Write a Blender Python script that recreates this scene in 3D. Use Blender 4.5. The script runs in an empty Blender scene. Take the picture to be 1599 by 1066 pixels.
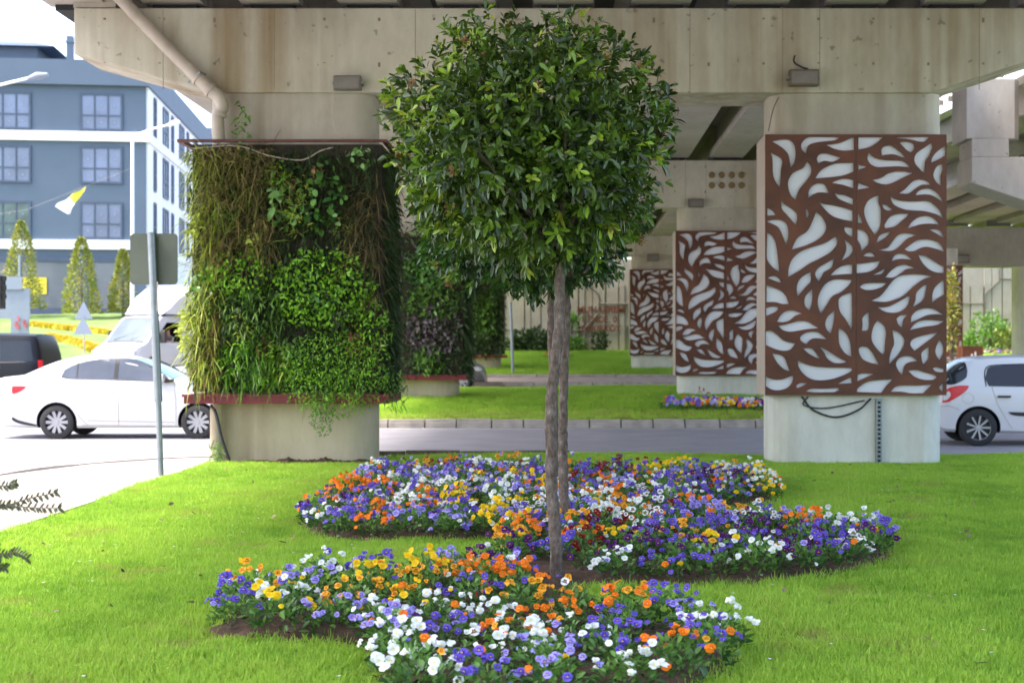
import bpy, bmesh, math, random
import numpy as np
from mathutils import Vector, Matrix
rng = np.random.default_rng(7); random.seed(7)
R = math.radians
scene = bpy.context.scene
col = scene.collection

# ------------------------------------------------------------------ camera, sky, sun, exposure
EYE = 1.5
VX, VY, F = 880.0, 548.0, 2220.0          # vanishing point and focal length in photograph pixels
cd = bpy.data.cameras.new('camera'); cam = bpy.data.objects.new('camera', cd); col.objects.link(cam)
cam.location = (0, 0, EYE); cam.rotation_euler = (R(90), 0, 0)
cd.sensor_width = 36; cd.lens = F / 1599 * 36
cd.shift_x = (799.5 - VX) / 1599; cd.shift_y = (VY - 533) / 1599
cd.clip_start = 0.1; cd.clip_end = 3000
cd.dof.use_dof = True; cd.dof.focus_distance = 9.6; cd.dof.aperture_fstop = 3.2
scene.camera = cam

w = bpy.data.worlds.new('World'); scene.world = w; w.use_nodes = True
nt = w.node_tree; bg = nt.nodes['Background']
sky = nt.nodes.new('ShaderNodeTexSky'); sky.sky_type = 'NISHITA'; sky.sun_disc = False
SUN_EL, SUN_AZ = R(58), R(-103)           # azimuth measured from +Y towards +X: sun high, left and behind the camera
sky.sun_elevation = SUN_EL; sky.sun_rotation = SUN_AZ
sky.air_density = 1.0; sky.dust_density = 3.5; sky.ozone_density = 0.6
nt.links.new(sky.outputs[0], bg.inputs[0]); bg.inputs[1].default_value = 0.15
sd = bpy.data.lights.new('sun', 'SUN'); sun = bpy.data.objects.new('sun', sd); col.objects.link(sun)
sd.energy = 1.6; sd.angle = R(11); sd.color = (1.0, 0.95, 0.86)
sv = Vector((math.sin(SUN_AZ) * math.cos(SUN_EL), math.cos(SUN_AZ) * math.cos(SUN_EL), math.sin(SUN_EL)))
sun.rotation_euler = sv.to_track_quat('Z', 'Y').to_euler()
scene.view_settings.view_transform = 'Standard'; scene.view_settings.look = 'None'
scene.view_settings.gamma = 1.0; scene.view_settings.exposure = 2.33
scene.render.engine = 'CYCLES'
scene.cycles.max_bounces = 8; scene.cycles.diffuse_bounces = 4; scene.cycles.transparent_max_bounces = 8

# ------------------------------------------------------------------ small helpers
def P(px, py, D):
    """point in the world at depth D that stands behind a photograph pixel"""
    s = F / D
    return Vector(((px - VX) / s, D, EYE - (py - VY) / s))
def PG(px, py, z=0.0):
    D = F * (EYE - z) / (py - VY)
    return Vector(((px - VX) * D / F, D, z))
def sm(t):
    t = min(1, max(0, t)); return t * t * (3 - 2 * t)
def tag(o, label=None, cat=None, group=None, kind=None):
    if label: o['label'] = label
    if cat: o['category'] = cat
    if group: o['group'] = group
    if kind: o['kind'] = kind
    return o
def thing(name, loc, label, cat, group=None, rz=0):
    o = bpy.data.objects.new(name, None); col.objects.link(o)
    o.location = loc; o.rotation_euler = (0, 0, rz); o.empty_display_size = 0.2
    return tag(o, label, cat, group)
def link(name, me, parent=None):
    o = bpy.data.objects.new(name, me); col.objects.link(o)
    if parent is not None: o.parent = parent
    return o

class MB:
    """collects geometry; build() links it as ONE mesh object"""
    def __init__(s): s.v = []; s.f = []; s.m = []
    def add(s, vs, fs, mi=0):
        o = len(s.v); s.v += [tuple(p) for p in vs]
        for f in fs: s.f.append([o + i for i in f]); s.m.append(mi)
        return s
    def box(s, x0, x1, y0, y1, z0, z1, mi=0):
        vs = [(x0,y0,z0),(x1,y0,z0),(x1,y1,z0),(x0,y1,z0),(x0,y0,z1),(x1,y0,z1),(x1,y1,z1),(x0,y1,z1)]
        return s.add(vs, [(0,3,2,1),(4,5,6,7),(0,1,5,4),(1,2,6,5),(2,3,7,6),(3,0,4,7)], mi)
    def prism(s, pts, y0, y1, mi=0):
        """outline in x,z extruded along y"""
        n = len(pts)
        vs = [(x, y0, z) for x, z in pts] + [(x, y1, z) for x, z in pts]
        fs = [list(range(n)), list(range(2*n-1, n-1, -1))] + [(i, i+n, (i+1) % n + n, (i+1) % n) for i in range(n)]
        return s.add(vs, fs, mi)
    def column(s, pts, z0, z1, mi=0):
        """outline in x,y extruded along z"""
        n = len(pts)
        vs = [(x, y, z0) for x, y in pts] + [(x, y, z1) for x, y in pts]
        fs = [list(range(n-1, -1, -1)), list(range(n, 2*n))] + [(i, (i+1) % n, (i+1) % n + n, i+n) for i in range(n)]
        return s.add(vs, fs, mi)
    def tube(s, path, rad, n=10, mi=0, cap=True):
        path = [Vector(p) for p in path]
        if not hasattr(rad, '__len__'): rad = [rad] * len(path)
        vs = []; fs = []; a = None
        for i, p in enumerate(path):
            t = (path[min(i+1, len(path)-1)] - path[max(i-1, 0)]).normalized()
            if a is None:
                a = t.orthogonal().normalized()
            a = (a - t * a.dot(t)).normalized(); b = t.cross(a)
            for k in range(n):
                an = 2 * math.pi * k / n
                vs.append(p + (a * math.cos(an) + b * math.sin(an)) * rad[i])
        for i in range(len(path)-1):
            for k in range(n):
                fs.append((i*n+k, i*n+(k+1) % n, (i+1)*n+(k+1) % n, (i+1)*n+k))
        if cap:
            fs.append(list(range(n-1, -1, -1))); fs.append([(len(path)-1)*n+k for k in range(n)])
        return s.add(vs, fs, mi)
    def lathe(s, prof, n=32, axis='y', c=(0,0,0), mi=0):
        """profile (radius, along) turned about an axis"""
        vs = []; fs = []; c = Vector(c)
        for r, h in prof:
            for k in range(n):
                a = 2*math.pi*k/n; ca, sa = r*math.cos(a), r*math.sin(a)
                vs.append(c + Vector({'y': (ca, h, sa), 'z': (ca, sa, h), 'x': (h, ca, sa)}[axis]))
        for i in range(len(prof)-1):
            for k in range(n):
                fs.append((i*n+k, i*n+(k+1) % n, (i+1)*n+(k+1) % n, (i+1)*n+k))
        return s.add(vs, fs, mi)
    def build(s, name, mats, parent=None, smooth=False, world=True, bevel=0):
        me = bpy.data.meshes.new(name)
        vs = s.v
        if parent is not None and world:
            L = parent.location; vs = [(v[0]-L.x, v[1]-L.y, v[2]-L.z) for v in vs]
        me.from_pydata(vs, [], s.f); me.validate(); me.update()
        if not isinstance(mats, (list, tuple)): mats = [mats]
        for m in mats: me.materials.append(m)
        if len(s.m) == len(me.polygons): me.polygons.foreach_set('material_index', s.m)
        bm = bmesh.new(); bm.from_mesh(me); bmesh.ops.recalc_face_normals(bm, faces=bm.faces)
        if bevel: bmesh.ops.bevel(bm, geom=[e for e in bm.edges if len(e.link_faces) == 2 and e.calc_face_angle(0) > 0.6], offset=bevel, segments=2, affect='EDGES', profile=0.6)
        bm.to_mesh(me); bm.free()
        if smooth:
            me.polygons.foreach_set('use_smooth', [True]*len(me.polygons))
            try: me.set_sharp_from_angle(angle=R(38))
            except Exception: pass
        return link(name, me, parent)

def rrect(x0, x1, y0, y1, r, n=8):
    out = []
    for cx, cy, a0 in ((x1-r, y1-r, 0), (x0+r, y1-r, 90), (x0+r, y0+r, 180), (x1-r, y0+r, 270)):
        for k in range(n+1):
            a = R(a0 + 90*k/n); out.append((cx + r*math.cos(a), cy + r*math.sin(a)))
    return out
def catmull(pts, n=5):
    pts = [np.array(p, float) for p in pts]
    if len(pts) < 3:
        return pts
    ext = [2*pts[0]-pts[1]] + pts + [2*pts[-1]-pts[-2]]
    out = []
    for i in range(1, len(ext)-2):
        p0, p1, p2, p3 = ext[i-1:i+3]
        for k in range(n):
            t = k/n
            out.append(0.5*((2*p1)+(-p0+p2)*t+(2*p0-5*p1+4*p2-p3)*t*t+(-p0+3*p1-3*p2+p3)*t**3))
    out.append(pts[-1]); return out
def inpoly(x, y, poly):
    c = False; j = len(poly)-1
    for i in range(len(poly)):
        xi, yi = poly[i]; xj, yj = poly[j]
        if (yi > y) != (yj > y) and x < (xj-xi)*(y-yi)/(yj-yi)+xi: c = not c
        j = i
    return c

# ------------------------------------------------------------------ materials
def newmat(name):
    m = bpy.data.materials.new(name); m.use_nodes = True
    return m, m.node_tree, m.node_tree.nodes['Principled BSDF']
def C4(c): return (c[0], c[1], c[2], 1)
def noise(nt, scale, detail=4, rough=0.55, mapscale=None, coord='Object', dist=0):
    tc = nt.nodes.new('ShaderNodeTexCoord'); n = nt.nodes.new('ShaderNodeTexNoise')
    n.inputs['Scale'].default_value = scale; n.inputs['Detail'].default_value = detail
    n.inputs['Roughness'].default_value = rough; n.inputs['Distortion'].default_value = dist
    src = tc.outputs[coord]
    if mapscale:
        mp = nt.nodes.new('ShaderNodeMapping'); mp.inputs['Scale'].default_value = mapscale
        nt.links.new(src, mp.inputs[0]); src = mp.outputs[0]
    nt.links.new(src, n.inputs['Vector']); return n.outputs['Fac']
def ramp(nt, src, stops):
    r = nt.nodes.new('ShaderNodeValToRGB'); nt.links.new(src, r.inputs[0])
    e = r.color_ramp.elements
    e[0].position, e[0].color = stops[0][0], C4(stops[0][1]); e[1].position, e[1].color = stops[-1][0], C4(stops[-1][1])
    for p, c in stops[1:-1]:
        k = e.new(p); k.color = C4(c)
    return r.outputs[0]
def mix(nt, fac, a, b, mode='MIX'):
    m = nt.nodes.new('ShaderNodeMix'); m.data_type = 'RGBA'; m.blend_type = mode
    for s, v in ((m.inputs[0], fac), (m.inputs[6], a), (m.inputs[7], b)):
        if hasattr(v, 'is_linked') or hasattr(v, 'links'): nt.links.new(v, s)
        elif isinstance(v, (int, float)): s.default_value = v
        else: s.default_value = C4(v)
    return m.outputs[2]
def bump(nt, bs, src, strength=0.3, dist=0.01):
    b = nt.nodes.new('ShaderNodeBump'); b.inputs['Strength'].default_value = strength; b.inputs['Distance'].default_value = dist
    nt.links.new(src, b.inputs['Height']); nt.links.new(b.outputs[0], bs.inputs['Normal'])
def plain(name, c, rough=0.6, metal=0, var=0.15, scale=6, bmp=0, coat=0, spec=None):
    m, nt, bs = newmat(name)
    n = noise(nt, scale)
    lo = [x*(1-var) for x in c]; hi = [min(1, x*(1+var)) for x in c]
    nt.links.new(ramp(nt, n, [(0.3, lo), (0.7, hi)]), bs.inputs['Base Color'])
    bs.inputs['Roughness'].default_value = rough; bs.inputs['Metallic'].default_value = metal
    if coat: bs.inputs['Coat Weight'].default_value = coat; bs.inputs['Coat Roughness'].default_value = 0.05
    if spec is not None: bs.inputs['Specular IOR Level'].default_value = spec
    if bmp: bump(nt, bs, noise(nt, scale*6), bmp)
    return m
def concrete(name, base, stain, amount=0.5, spots=True, dirt=None):
    m, nt, bs = newmat(name)
    big = noise(nt, 0.7, 3)
    c = ramp(nt, big, [(0.3, [x*0.85 for x in base]), (0.7, [min(1, x*1.1) for x in base])])
    st = noise(nt, 1.0, 3, 0.6, (2.2, 2.2, 0.10), dist=.3)
    f = ramp(nt, st, [(0.5-0.12*amount, (0,0,0)), (0.72, (1,1,1))])
    st2 = noise(nt, 1.0, 2, 0.5, (0.55, 0.55, 0.06))
    f2 = ramp(nt, st2, [(0.42, (0,0,0)), (0.6, (1,1,1))])
    fm = mix(nt, 1.0, f, f2, 'MULTIPLY'); fm2 = mix(nt, 1.0, fm, (amount,)*3, 'MULTIPLY')
    c = mix(nt, fm2, c, stain)
    fine = noise(nt, 1.0, 6, 0.7, (7, 7, 2.6))
    c = mix(nt, 0.28, c, ramp(nt, fine, [(0.3, (0.5,0.48,0.45)), (0.65, (1,1,1))]), 'MULTIPLY')
    if spots:
        sp = noise(nt, 9, 2, 0.4)
        c = mix(nt, ramp(nt, sp, [(0.70, (0,0,0)), (0.76, (0.6,0.6,0.6))]), c, [x*0.25 for x in base])
    nt.links.new(c, bs.inputs['Base Color']); bs.inputs['Roughness'].default_value = 0.85
    bs.inputs['Specular IOR Level'].default_value = 0.3
    bump(nt, bs, noise(nt, 30, 6, 0.7), 0.25, 0.01)
    return m
def leafmat(name, dark, light, rough=0.35, trans=0.25, attr='tint', extra=None, inst=False, spec=0.5, vein=0):
    m, nt, bs = newmat(name)
    at = nt.nodes.new('ShaderNodeAttribute'); at.attribute_name = attr
    if inst: at.attribute_type = 'INSTANCER'
    stops = [(0.0, dark), (0.8, light)]
    if extra: stops = [(0.0, dark), (0.6, light)] + extra
    c = ramp(nt, at.outputs['Fac'], stops)
    nt.links.new(c, bs.inputs['Base Color']); bs.inputs['Roughness'].default_value = rough
    bs.inputs['Specular IOR Level'].default_value = spec
    tr = nt.nodes.new('ShaderNodeBsdfTranslucent'); nt.links.new(c, tr.inputs[0])
    br = nt.nodes.new('ShaderNodeMixShader'); br.inputs[0].default_value = trans
    out = nt.nodes['Material Output']
    nt.links.new(bs.outputs[0], br.inputs[1]); nt.links.new(tr.outputs[0], br.inputs[2]); nt.links.new(br.outputs[0], out.inputs[0])
    return m

M = {}
M['beam'] = concrete('beam_concrete', (0.54, 0.505, 0.405), (0.26, 0.19, 0.10), 0.95)
M['pillar'] = concrete('pillar_concrete', (0.46, 0.42, 0.34), (0.20, 0.15, 0.09), 0.6)
M['base'] = concrete('base_concrete', (0.62, 0.61, 0.56), (0.36, 0.31, 0.22), 0.5, False)
M['base_warm'] = concrete('base_concrete_warm', (0.50, 0.42, 0.30), (0.20, 0.15, 0.09), 0.5, False)
M['girder'] = concrete('girder_concrete', (0.42, 0.385, 0.345), (0.30, 0.22, 0.15), 0.3)
M['dark'] = plain('dark_gap', (0.02, 0.02, 0.02), 0.9)
M['wallrib'] = concrete('wall_concrete', (0.31, 0.285, 0.25), (0.25, 0.2, 0.14), 0.5, False)
M['joint'] = plain('joint_dark', (0.13, 0.11, 0.09), 0.9)
M['corten'] = plain('brown_sheet_metal', (0.105, 0.031, 0.011), 0.6, 0.0, 0.42, 1.8, 0.03)
M['backing'] = plain('pale_backing', (0.66, 0.66, 0.70), 0.6, 0, 0.05, 1.5)
M['boxside'] = plain('panel_side_metal', (0.42, 0.33, 0.28), 0.5, 0.1, 0.08, 2)
M['asphalt'] = plain('asphalt', (0.27, 0.255, 0.275), 0.75, 0, 0.10, 1.2, 0.25)
M['paint'] = plain('road_paint', (0.55, 0.55, 0.56), 0.7, 0, 0.25, 4)
M['kerb'] = plain('kerb_stone', (0.36, 0.32, 0.28), 0.85, 0, 0.25, 3, 0.3)
M['stain'] = plain('stain_brown', (0.22, 0.17, 0.11), 0.9)
M['pinkpave'] = plain('pink_pavement', (0.40, 0.31, 0.27), 0.85, 0, 0.12, 2, 0.2)
M['soil'] = plain('soil', (0.085, 0.045, 0.024), 0.95, 0, 0.5, 14, 0.8)
M['lawnbase'] = plain('lawn_ground', (0.17, 0.29, 0.022), 0.95, 0, 0.35, 2.5, 0.6)
M['farlawn'] = plain('far_lawn', (0.24, 0.36, 0.02), 0.95, 0, 0.35, 1.6, 0.6)
M['rail'] = plain('rusty_rail', (0.10, 0.03, 0.022), 0.6, 0.1, 0.3, 6)
M['maroon'] = plain('maroon_paint', (0.16, 0.012, 0.016), 0.45, 0.1, 0.2, 5)
M['felt'] = plain('felt', (0.035, 0.028, 0.018), 0.95, 0, 0.5, 7, 0.8)
M['pipe'] = plain('beige_pipe', (0.42, 0.36, 0.29), 0.5, 0, 0.15, 4)
M['steel'] = plain('galvanised_steel', (0.24, 0.27, 0.29), 0.4, 0.7, 0.15, 8)
M['signback'] = plain('sign_back', (0.085, 0.10, 0.075), 0.6, 0.1, 0.12, 3)
M['black'] = plain('black_plastic', (0.018, 0.018, 0.02), 0.5)
M['lampgrey'] = plain('lamp_housing', (0.16, 0.145, 0.125), 0.55, 0.2)
M['lampbrown'] = plain('lamp_housing_brown', (0.13, 0.095, 0.07), 0.6, 0.1)
M['lampglass'] = plain('lamp_glass', (0.20, 0.18, 0.16), 0.2)
M['white_paint'] = plain('white_car_paint', (0.60, 0.60, 0.62), 0.3, 0, 0.03, 1, 0, 0.4)
M['black_paint'] = plain('black_car_paint', (0.006, 0.006, 0.009), 0.35, 0, 0.05, 1, 0, 0, 0.3)
M['silver_paint'] = plain('silver_car_paint', (0.16, 0.15, 0.145), 0.35, 0.5, 0.05, 1, 0, 0.3)
M['glass_dark'] = plain('tinted_glass', (0.02, 0.024, 0.03), 0.12, 0, 0.1, 1, 0, 0, 0.35)
M['glass_mid'] = plain('car_glass', (0.075, 0.085, 0.11), 0.12, 0, 0.2, 2, 0, 0, 0.6)
M['glass_teal'] = plain('windscreen_glass', (0.07, 0.17, 0.15), 0.15, 0, 0.2, 3, 0, 0, 0.5)
M['rubber'] = plain('tyre_rubber', (0.022, 0.022, 0.024), 0.8)
M['rim'] = plain('alloy_rim', (0.36, 0.36, 0.38), 0.35, 0.7, 0.05)
M['redlight'] = plain('tail_light', (0.60, 0.008, 0.015), 0.3, 0, 0.2, 12, 0, 0)
M['clearlight'] = plain('headlight_glass', (0.6, 0.6, 0.6), 0.1, 0, 0.1, 10)
M['blue_wall'] = plain('blue_cladding', (0.085, 0.12, 0.17), 0.6, 0, 0.06, 0.5)
M['blue_dark'] = plain('blue_frame', (0.055, 0.08, 0.125), 0.5)
M['white_band'] = plain('white_render', (0.78, 0.78, 0.78), 0.7, 0, 0.03)
M['win2'] = plain('window_glass_pale', (0.22, 0.25, 0.34), 0.2, 0, 0.3, 0.7, 0, 0, 0.6)
M['win3'] = plain('window_glass_tree_reflection', (0.06, 0.11, 0.11), 0.1, 0, 0.6, 0.8, 0, 0, 0.8)  # green of a reflected tree put into the pane colour
M['win'] = plain('window_glass', (0.13, 0.16, 0.26), 0.12, 0, 0.3, 0.5, 0, 0, 0.8)
M['screen'] = plain('screen_glass', (0.085, 0.115, 0.14), 0.3, 0, 0.2, 1.5, 0, 0, 0.15)
M['shopwin'] = plain('shop_glass', (0.13, 0.15, 0.17), 0.15, 0, 0.2, 0.4, 0, 0, 0.8)
M['signyellow'] = plain('yellow_sign', (0.75, 0.62, 0.04), 0.6, 0, 0.08)
M['signwhite'] = plain('white_sign', (0.20, 0.235, 0.28), 0.5, 0, 0.04)
M['flagyellow'] = plain('yellow_cloth', (0.75, 0.70, 0.06), 0.8, 0, 0.1)
M['flagwhite'] = plain('white_cloth', (0.8, 0.8, 0.78), 0.8, 0, 0.05)
M['graffiti'] = plain('graffiti_paint', (0.13, 0.035, 0.02), 0.9, 0, 0.5, 6)
M['redpaint'] = plain('red_spray_paint', (0.42, 0.10, 0.11), 0.9, 0, 0.4, 9)
M['skin'] = plain('skin', (0.42, 0.22, 0.15), 0.5, 0, 0.08)
M['cloth'] = plain('grey_shirt', (0.15, 0.17, 0.2), 0.9)
M['hair'] = plain('dark_hair', (0.02, 0.015, 0.012), 0.7)
M['cable'] = plain('black_cable', (0.025, 0.025, 0.025), 0.6)
# pavement slabs
m, nt_, bs = newmat('pavement_slabs'); M['slabs'] = m
tc = nt_.nodes.new('ShaderNodeTexCoord'); bk = nt_.nodes.new('ShaderNodeTexBrick'); nt_.links.new(tc.outputs['Object'], bk.inputs['Vector'])
bk.inputs['Scale'].default_value = 1.0; bk.inputs['Brick Width'].default_value = 0.4; bk.inputs['Row Height'].default_value = 0.2
bk.inputs['Mortar Size'].default_value = 0.008
bk.inputs['Color1'].default_value = (0.40, 0.35, 0.335, 1); bk.inputs['Color2'].default_value = (0.33, 0.285, 0.27, 1); bk.inputs['Mortar'].default_value = (0.25, 0.2, 0.18, 1)
nt_.links.new(mix(nt_, 0.3, bk.outputs[0], ramp(nt_, noise(nt_, 2), [(0.3, (0.6,0.6,0.6)), (0.7, (1,1,1))]), 'MULTIPLY'), bs.inputs['Base Color']); bs.inputs['Roughness'].default_value = 0.85
# bark
m, nt_, bs = newmat('bark'); M['bark'] = m
n1 = noise(nt_, 1, 6, 0.7, (34, 34, 17)); n2 = noise(nt_, 7, 4)
c = ramp(nt_, n1, [(0.30, (0.045, 0.03, 0.022)), (0.45, (0.12, 0.085, 0.065)), (0.6, (0.20, 0.155, 0.13)), (0.72, (0.36, 0.31, 0.27))])
nt_.links.new(mix(nt_, 0.5, c, ramp(nt_, n2, [(0.35, (0.5, 0.42, 0.36)), (0.65, (1, 1, 1))]), 'MULTIPLY'), bs.inputs['Base Color'])
bs.inputs['Roughness'].default_value = 0.9; bump(nt_, bs, n1, 0.9, 0.02)

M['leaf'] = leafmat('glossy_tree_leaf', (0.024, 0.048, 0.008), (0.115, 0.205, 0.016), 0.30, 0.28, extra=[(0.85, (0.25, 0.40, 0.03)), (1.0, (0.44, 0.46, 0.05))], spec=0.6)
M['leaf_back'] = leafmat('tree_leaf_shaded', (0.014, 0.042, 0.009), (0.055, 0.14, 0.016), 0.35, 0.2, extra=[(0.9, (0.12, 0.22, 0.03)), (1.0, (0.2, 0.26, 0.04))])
M['bud'] = leafmat('tan_flower_buds', (0.16, 0.08, 0.03), (0.34, 0.18, 0.06), 0.7, 0.1)
M['grass'] = leafmat('grass_blade', (0.17, 0.34, 0.028), (0.43, 0.62, 0.075), 0.5, 0.45, inst=True, spec=0.25, extra=[(0.9, (0.36, 0.42, 0.07)), (1.0, (0.42, 0.36, 0.14))])
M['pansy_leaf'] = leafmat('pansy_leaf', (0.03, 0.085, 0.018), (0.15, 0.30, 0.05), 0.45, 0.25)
M['g_yellow'] = leafmat('yellow_green_fern', (0.16, 0.21, 0.02), (0.50, 0.58, 0.08), 0.5, 0.35)
M['g_brown'] = leafmat('dry_grass', (0.06, 0.042, 0.018), (0.27, 0.20, 0.07), 0.8, 0.2, extra=[(1.0, (0.25, 0.26, 0.05))])
M['g_bright'] = leafmat('bright_green_leaf', (0.05, 0.17, 0.012), (0.30, 0.60, 0.04), 0.4, 0.35)
M['g_mid'] = leafmat('mid_green_leaf', (0.03, 0.085, 0.012), (0.17, 0.34, 0.05), 0.45, 0.3)
M['g_dark'] = leafmat('dark_green_leaf', (0.012, 0.028, 0.008), (0.045, 0.085, 0.02), 0.5, 0.2)
M['g_round'] = leafmat('broad_rounded_leaf', (0.04, 0.15, 0.025), (0.20, 0.42, 0.09), 0.3, 0.2, extra=[(1.0, (0.5, 0.6, 0.38))])
M['g_purple'] = leafmat('purple_leaf', (0.04, 0.028, 0.032), (0.20, 0.15, 0.17), 0.4, 0.1)
M['g_rust'] = leafmat('rust_dry_leaf', (0.15, 0.06, 0.02), (0.38, 0.18, 0.09), 0.7, 0.2)
M['g_conifer'] = leafmat('golden_conifer', (0.07, 0.12, 0.02), (0.32, 0.36, 0.06), 0.6, 0.2, extra=[(1.0, (0.55, 0.34, 0.06))])
M['twigleaf'] = leafmat('dark_twig_leaf', (0.02, 0.03, 0.01), (0.06, 0.08, 0.02), 0.5, 0.1)

# ------------------------------------------------------------------ leaf / blade mesh
def norm(a): return a / np.maximum(1e-9, np.linalg.norm(a, axis=-1, keepdims=True))
def blades(name, Pt, D, N, L, W, mat, parent=None, prof=(0.15, 1, 0.85, 0.0), ts=(0, 0.33, 0.7, 1), droop=0.0, fold=0.25, across=3, tint=None, off=(0,0,0), asmesh=False):
    Pt = np.asarray(Pt, float); n = len(Pt); D = norm(np.asarray(D, float)); N = np.asarray(N, float)
    S = norm(np.cross(D, N)); N = norm(np.cross(S, D))
    L = np.broadcast_to(L, (n,))[:, None]; W = np.broadcast_to(W, (n,))[:, None]; dr = np.broadcast_to(droop, (n,))[:, None]
    g = np.array([0, 0, -1.0]); rows = []
    for t, p in zip(ts, prof):
        cen = Pt + D*L*t + g*dr*L*t*t
        hw = W*0.5*p
        if across == 3: rows += [cen - S*hw + N*fold*hw, cen, cen + S*hw + N*fold*hw]
        else: rows += [cen - S*hw, cen + S*hw]
    k = len(rows); V = np.stack(rows, 1).reshape(-1, 3) - np.array(off)
    a = across; fl = []
    for i in range(len(ts)-1):
        for j in range(a-1): fl.append((i*a+j, i*a+j+1, (i+1)*a+j+1, (i+1)*a+j))
    fl = np.array(fl); nf = len(fl)
    F_ = (fl[None] + (np.arange(n)*k)[:, None, None]).reshape(-1)
    me = bpy.data.meshes.new(name)
    me.vertices.add(len(V)); me.vertices.foreach_set('co', V.ravel())
    me.loops.add(len(F_)); me.loops.foreach_set('vertex_index', F_.astype(np.int32))
    me.polygons.add(n*nf); me.polygons.foreach_set('loop_start', (np.arange(n*nf)*4).astype(np.int32))
    me.polygons.foreach_set('use_smooth', np.ones(n*nf, bool))
    if tint is None: tint = rng.random(n)
    at = me.attributes.new('tint', 'FLOAT', 'POINT'); at.data.foreach_set('value', np.repeat(tint, k).astype(np.float32))
    me.materials.append(mat); me.update(calc_edges=True)
    if asmesh: return me
    return link(name, me, parent)
def rdir(n): return norm(rng.normal(size=(n, 3)))

# ------------------------------------------------------------------ ground
def rz(x, y):
    b = np.interp(y, [0, 31, 44, 54, 75, 400], [-.12, -.12, .2, .45, 1.4, 1.6])
    l = np.interp(y, [0, 30, 36, 60, 83, 400], [-.12, -.12, .05, 1.15, 3.7, 4.2])
    t = sm((-9 - x) / 6)
    return float(b*(1-t) + l*t)
def sheet(name, xs, ys, zf, mat, kind='structure', thick=0):
    mb = MB(); nx, ny = len(xs), len(ys)
    mb.v = [(x, y, zf(x, y)) for y in ys for x in xs]
    mb.f = [(j*nx+i, j*nx+i+1, (j+1)*nx+i+1, (j+1)*nx+i) for j in range(ny-1) for i in range(nx-1)]; mb.m = [0]*len(mb.f)
    o = mb.build(name, mat, smooth=True)
    return tag(o, kind=kind)
xs = [-1500, -300, -120, -60, -40] + list(np.arange(-30, 31, 1.5)) + [40, 60, 120, 300, 1500]
ys = [-400, -100, -40, -10, 0, 10, 20] + list(np.arange(28, 96, 1.5)) + [120, 200, 400, 1500]
sheet('road', xs, ys, rz, M['asphalt'])
# painted lines on the road between the islands
mb = MB()
mb.add([(-5, 29.45, -.116), (40, 29.45, -.116), (40, 29.6, -.116), (-5, 29.6, -.116)], [(0,1,2,3)])
mb.add([(-4.5, 21.7, -.116), (40, 21.7, -.116), (40, 21.85, -.116), (-4.5, 21.85, -.116)], [(0,1,2,3)])
tag(mb.build('lane_lines', M['paint']), kind='structure')

# winding flower bed, outline traced on the ground
bedpx = [(1222,785),(1205,762),(1150,750),(1030,746),(900,744),(760,743),(640,746),(575,754),(548,770),(505,795),(468,818),(490,838),(560,845),(640,846),(700,848),(780,850),
         (770,886),(700,900),(640,918),(560,922),(470,928),(395,940),(345,960),(322,982),(345,1000),(450,1008),(560,1012),(580,1050),(600,1100),(720,1120),(900,1112),(1050,1088),(1130,1055),(1168,1028),
         (1120,995),(1040,972),(960,955),(915,935),(930,918),(1020,918),(1150,915),(1260,908),(1340,893),(1388,872),(1385,852),(1300,838),(1180,832),(1090,818),(1072,800),(1150,793)]
BED = [(PG(x, y).x, PG(x, y).y) for x, y in bedpx]
BEDs = [tuple(p) for p in catmull(BED + [BED[0]], 4)][:-1]
def dist_bed(x, y):
    A = np.array(BEDs); B = np.roll(A, -1, 0); p = np.array([x, y]); d = B-A
    t = np.clip(((p-A)*d).sum(1)/np.maximum(1e-9, (d*d).sum(1)), 0, 1)
    return float(np.min(np.linalg.norm(A+d*t[:, None]-p, axis=1)))
# front lawn island: flat, on a 12 cm kerb
LX0, LX1, LY1 = -4.85, 14.0, 20.75
def lawn_edge(y): return -4.62 - 0.02*(y-11) - 0.05*math.sin(y*1.3)
def front_z(x, y): return 0.02*math.sin(x*0.9+1)*math.sin(y*0.7) - (0.03 if y > 20.4 else 0)
ly = list(np.arange(2, 20.6, 0.4)) + [20.6, LY1]; nx = 48
mb = MB()
for y in ly:
    x0 = lawn_edge(y) if y < 18.9 else lawn_edge(18.9) + (y-18.9)*0.35
    for i in range(nx): x = x0 + (LX1-x0)*i/(nx-1); mb.v.append((x, y, front_z(x, y)))
mb.f = [(j*nx+i, j*nx+i+1, (j+1)*nx+i+1, (j+1)*nx+i) for j in range(len(ly)-1) for i in range(nx-1)]; mb.m = [0]*len(mb.f)
tag(mb.build('lawn_ground', M['lawnbase'], smooth=True), kind='structure')
mb = MB()
for i in range(24):
    x = -3.9 + i*0.8; h = 0.0 if x > 0 else 0.055+0.02*random.random()
    mb.box(x, x+0.78, LY1, LY1+0.14, -.3, -0.02+h)
tag(mb.build('lawn_kerb', plain('dark_kerb', (0.13, 0.10, 0.08), 0.9, 0, 0.3, 5, 0.4)), kind='structure')
mb = MB(); n_ = 60   # bare soil at the foot of the left pillar
for i in range(n_):
    x = -4.35+1.75*i/(n_-1)
    for j in range(5): mb.v.append((x, 19.28-.09*j*(1+.5*math.sin(i*.7)), (.035+.02*math.sin(i*.37)+random.uniform(0, .035))*(1-j/4)**1.3*math.sin(math.pi*i/(n_-1))**.5+.005))
mb.f = [(i*5+j, (i+1)*5+j, (i+1)*5+j+1, i*5+j+1) for i in range(n_-1) for j in range(4)]; mb.m = [0]*len(mb.f)
tag(mb.build('bare_soil', M['soil'], smooth=True), kind='structure')
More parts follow.
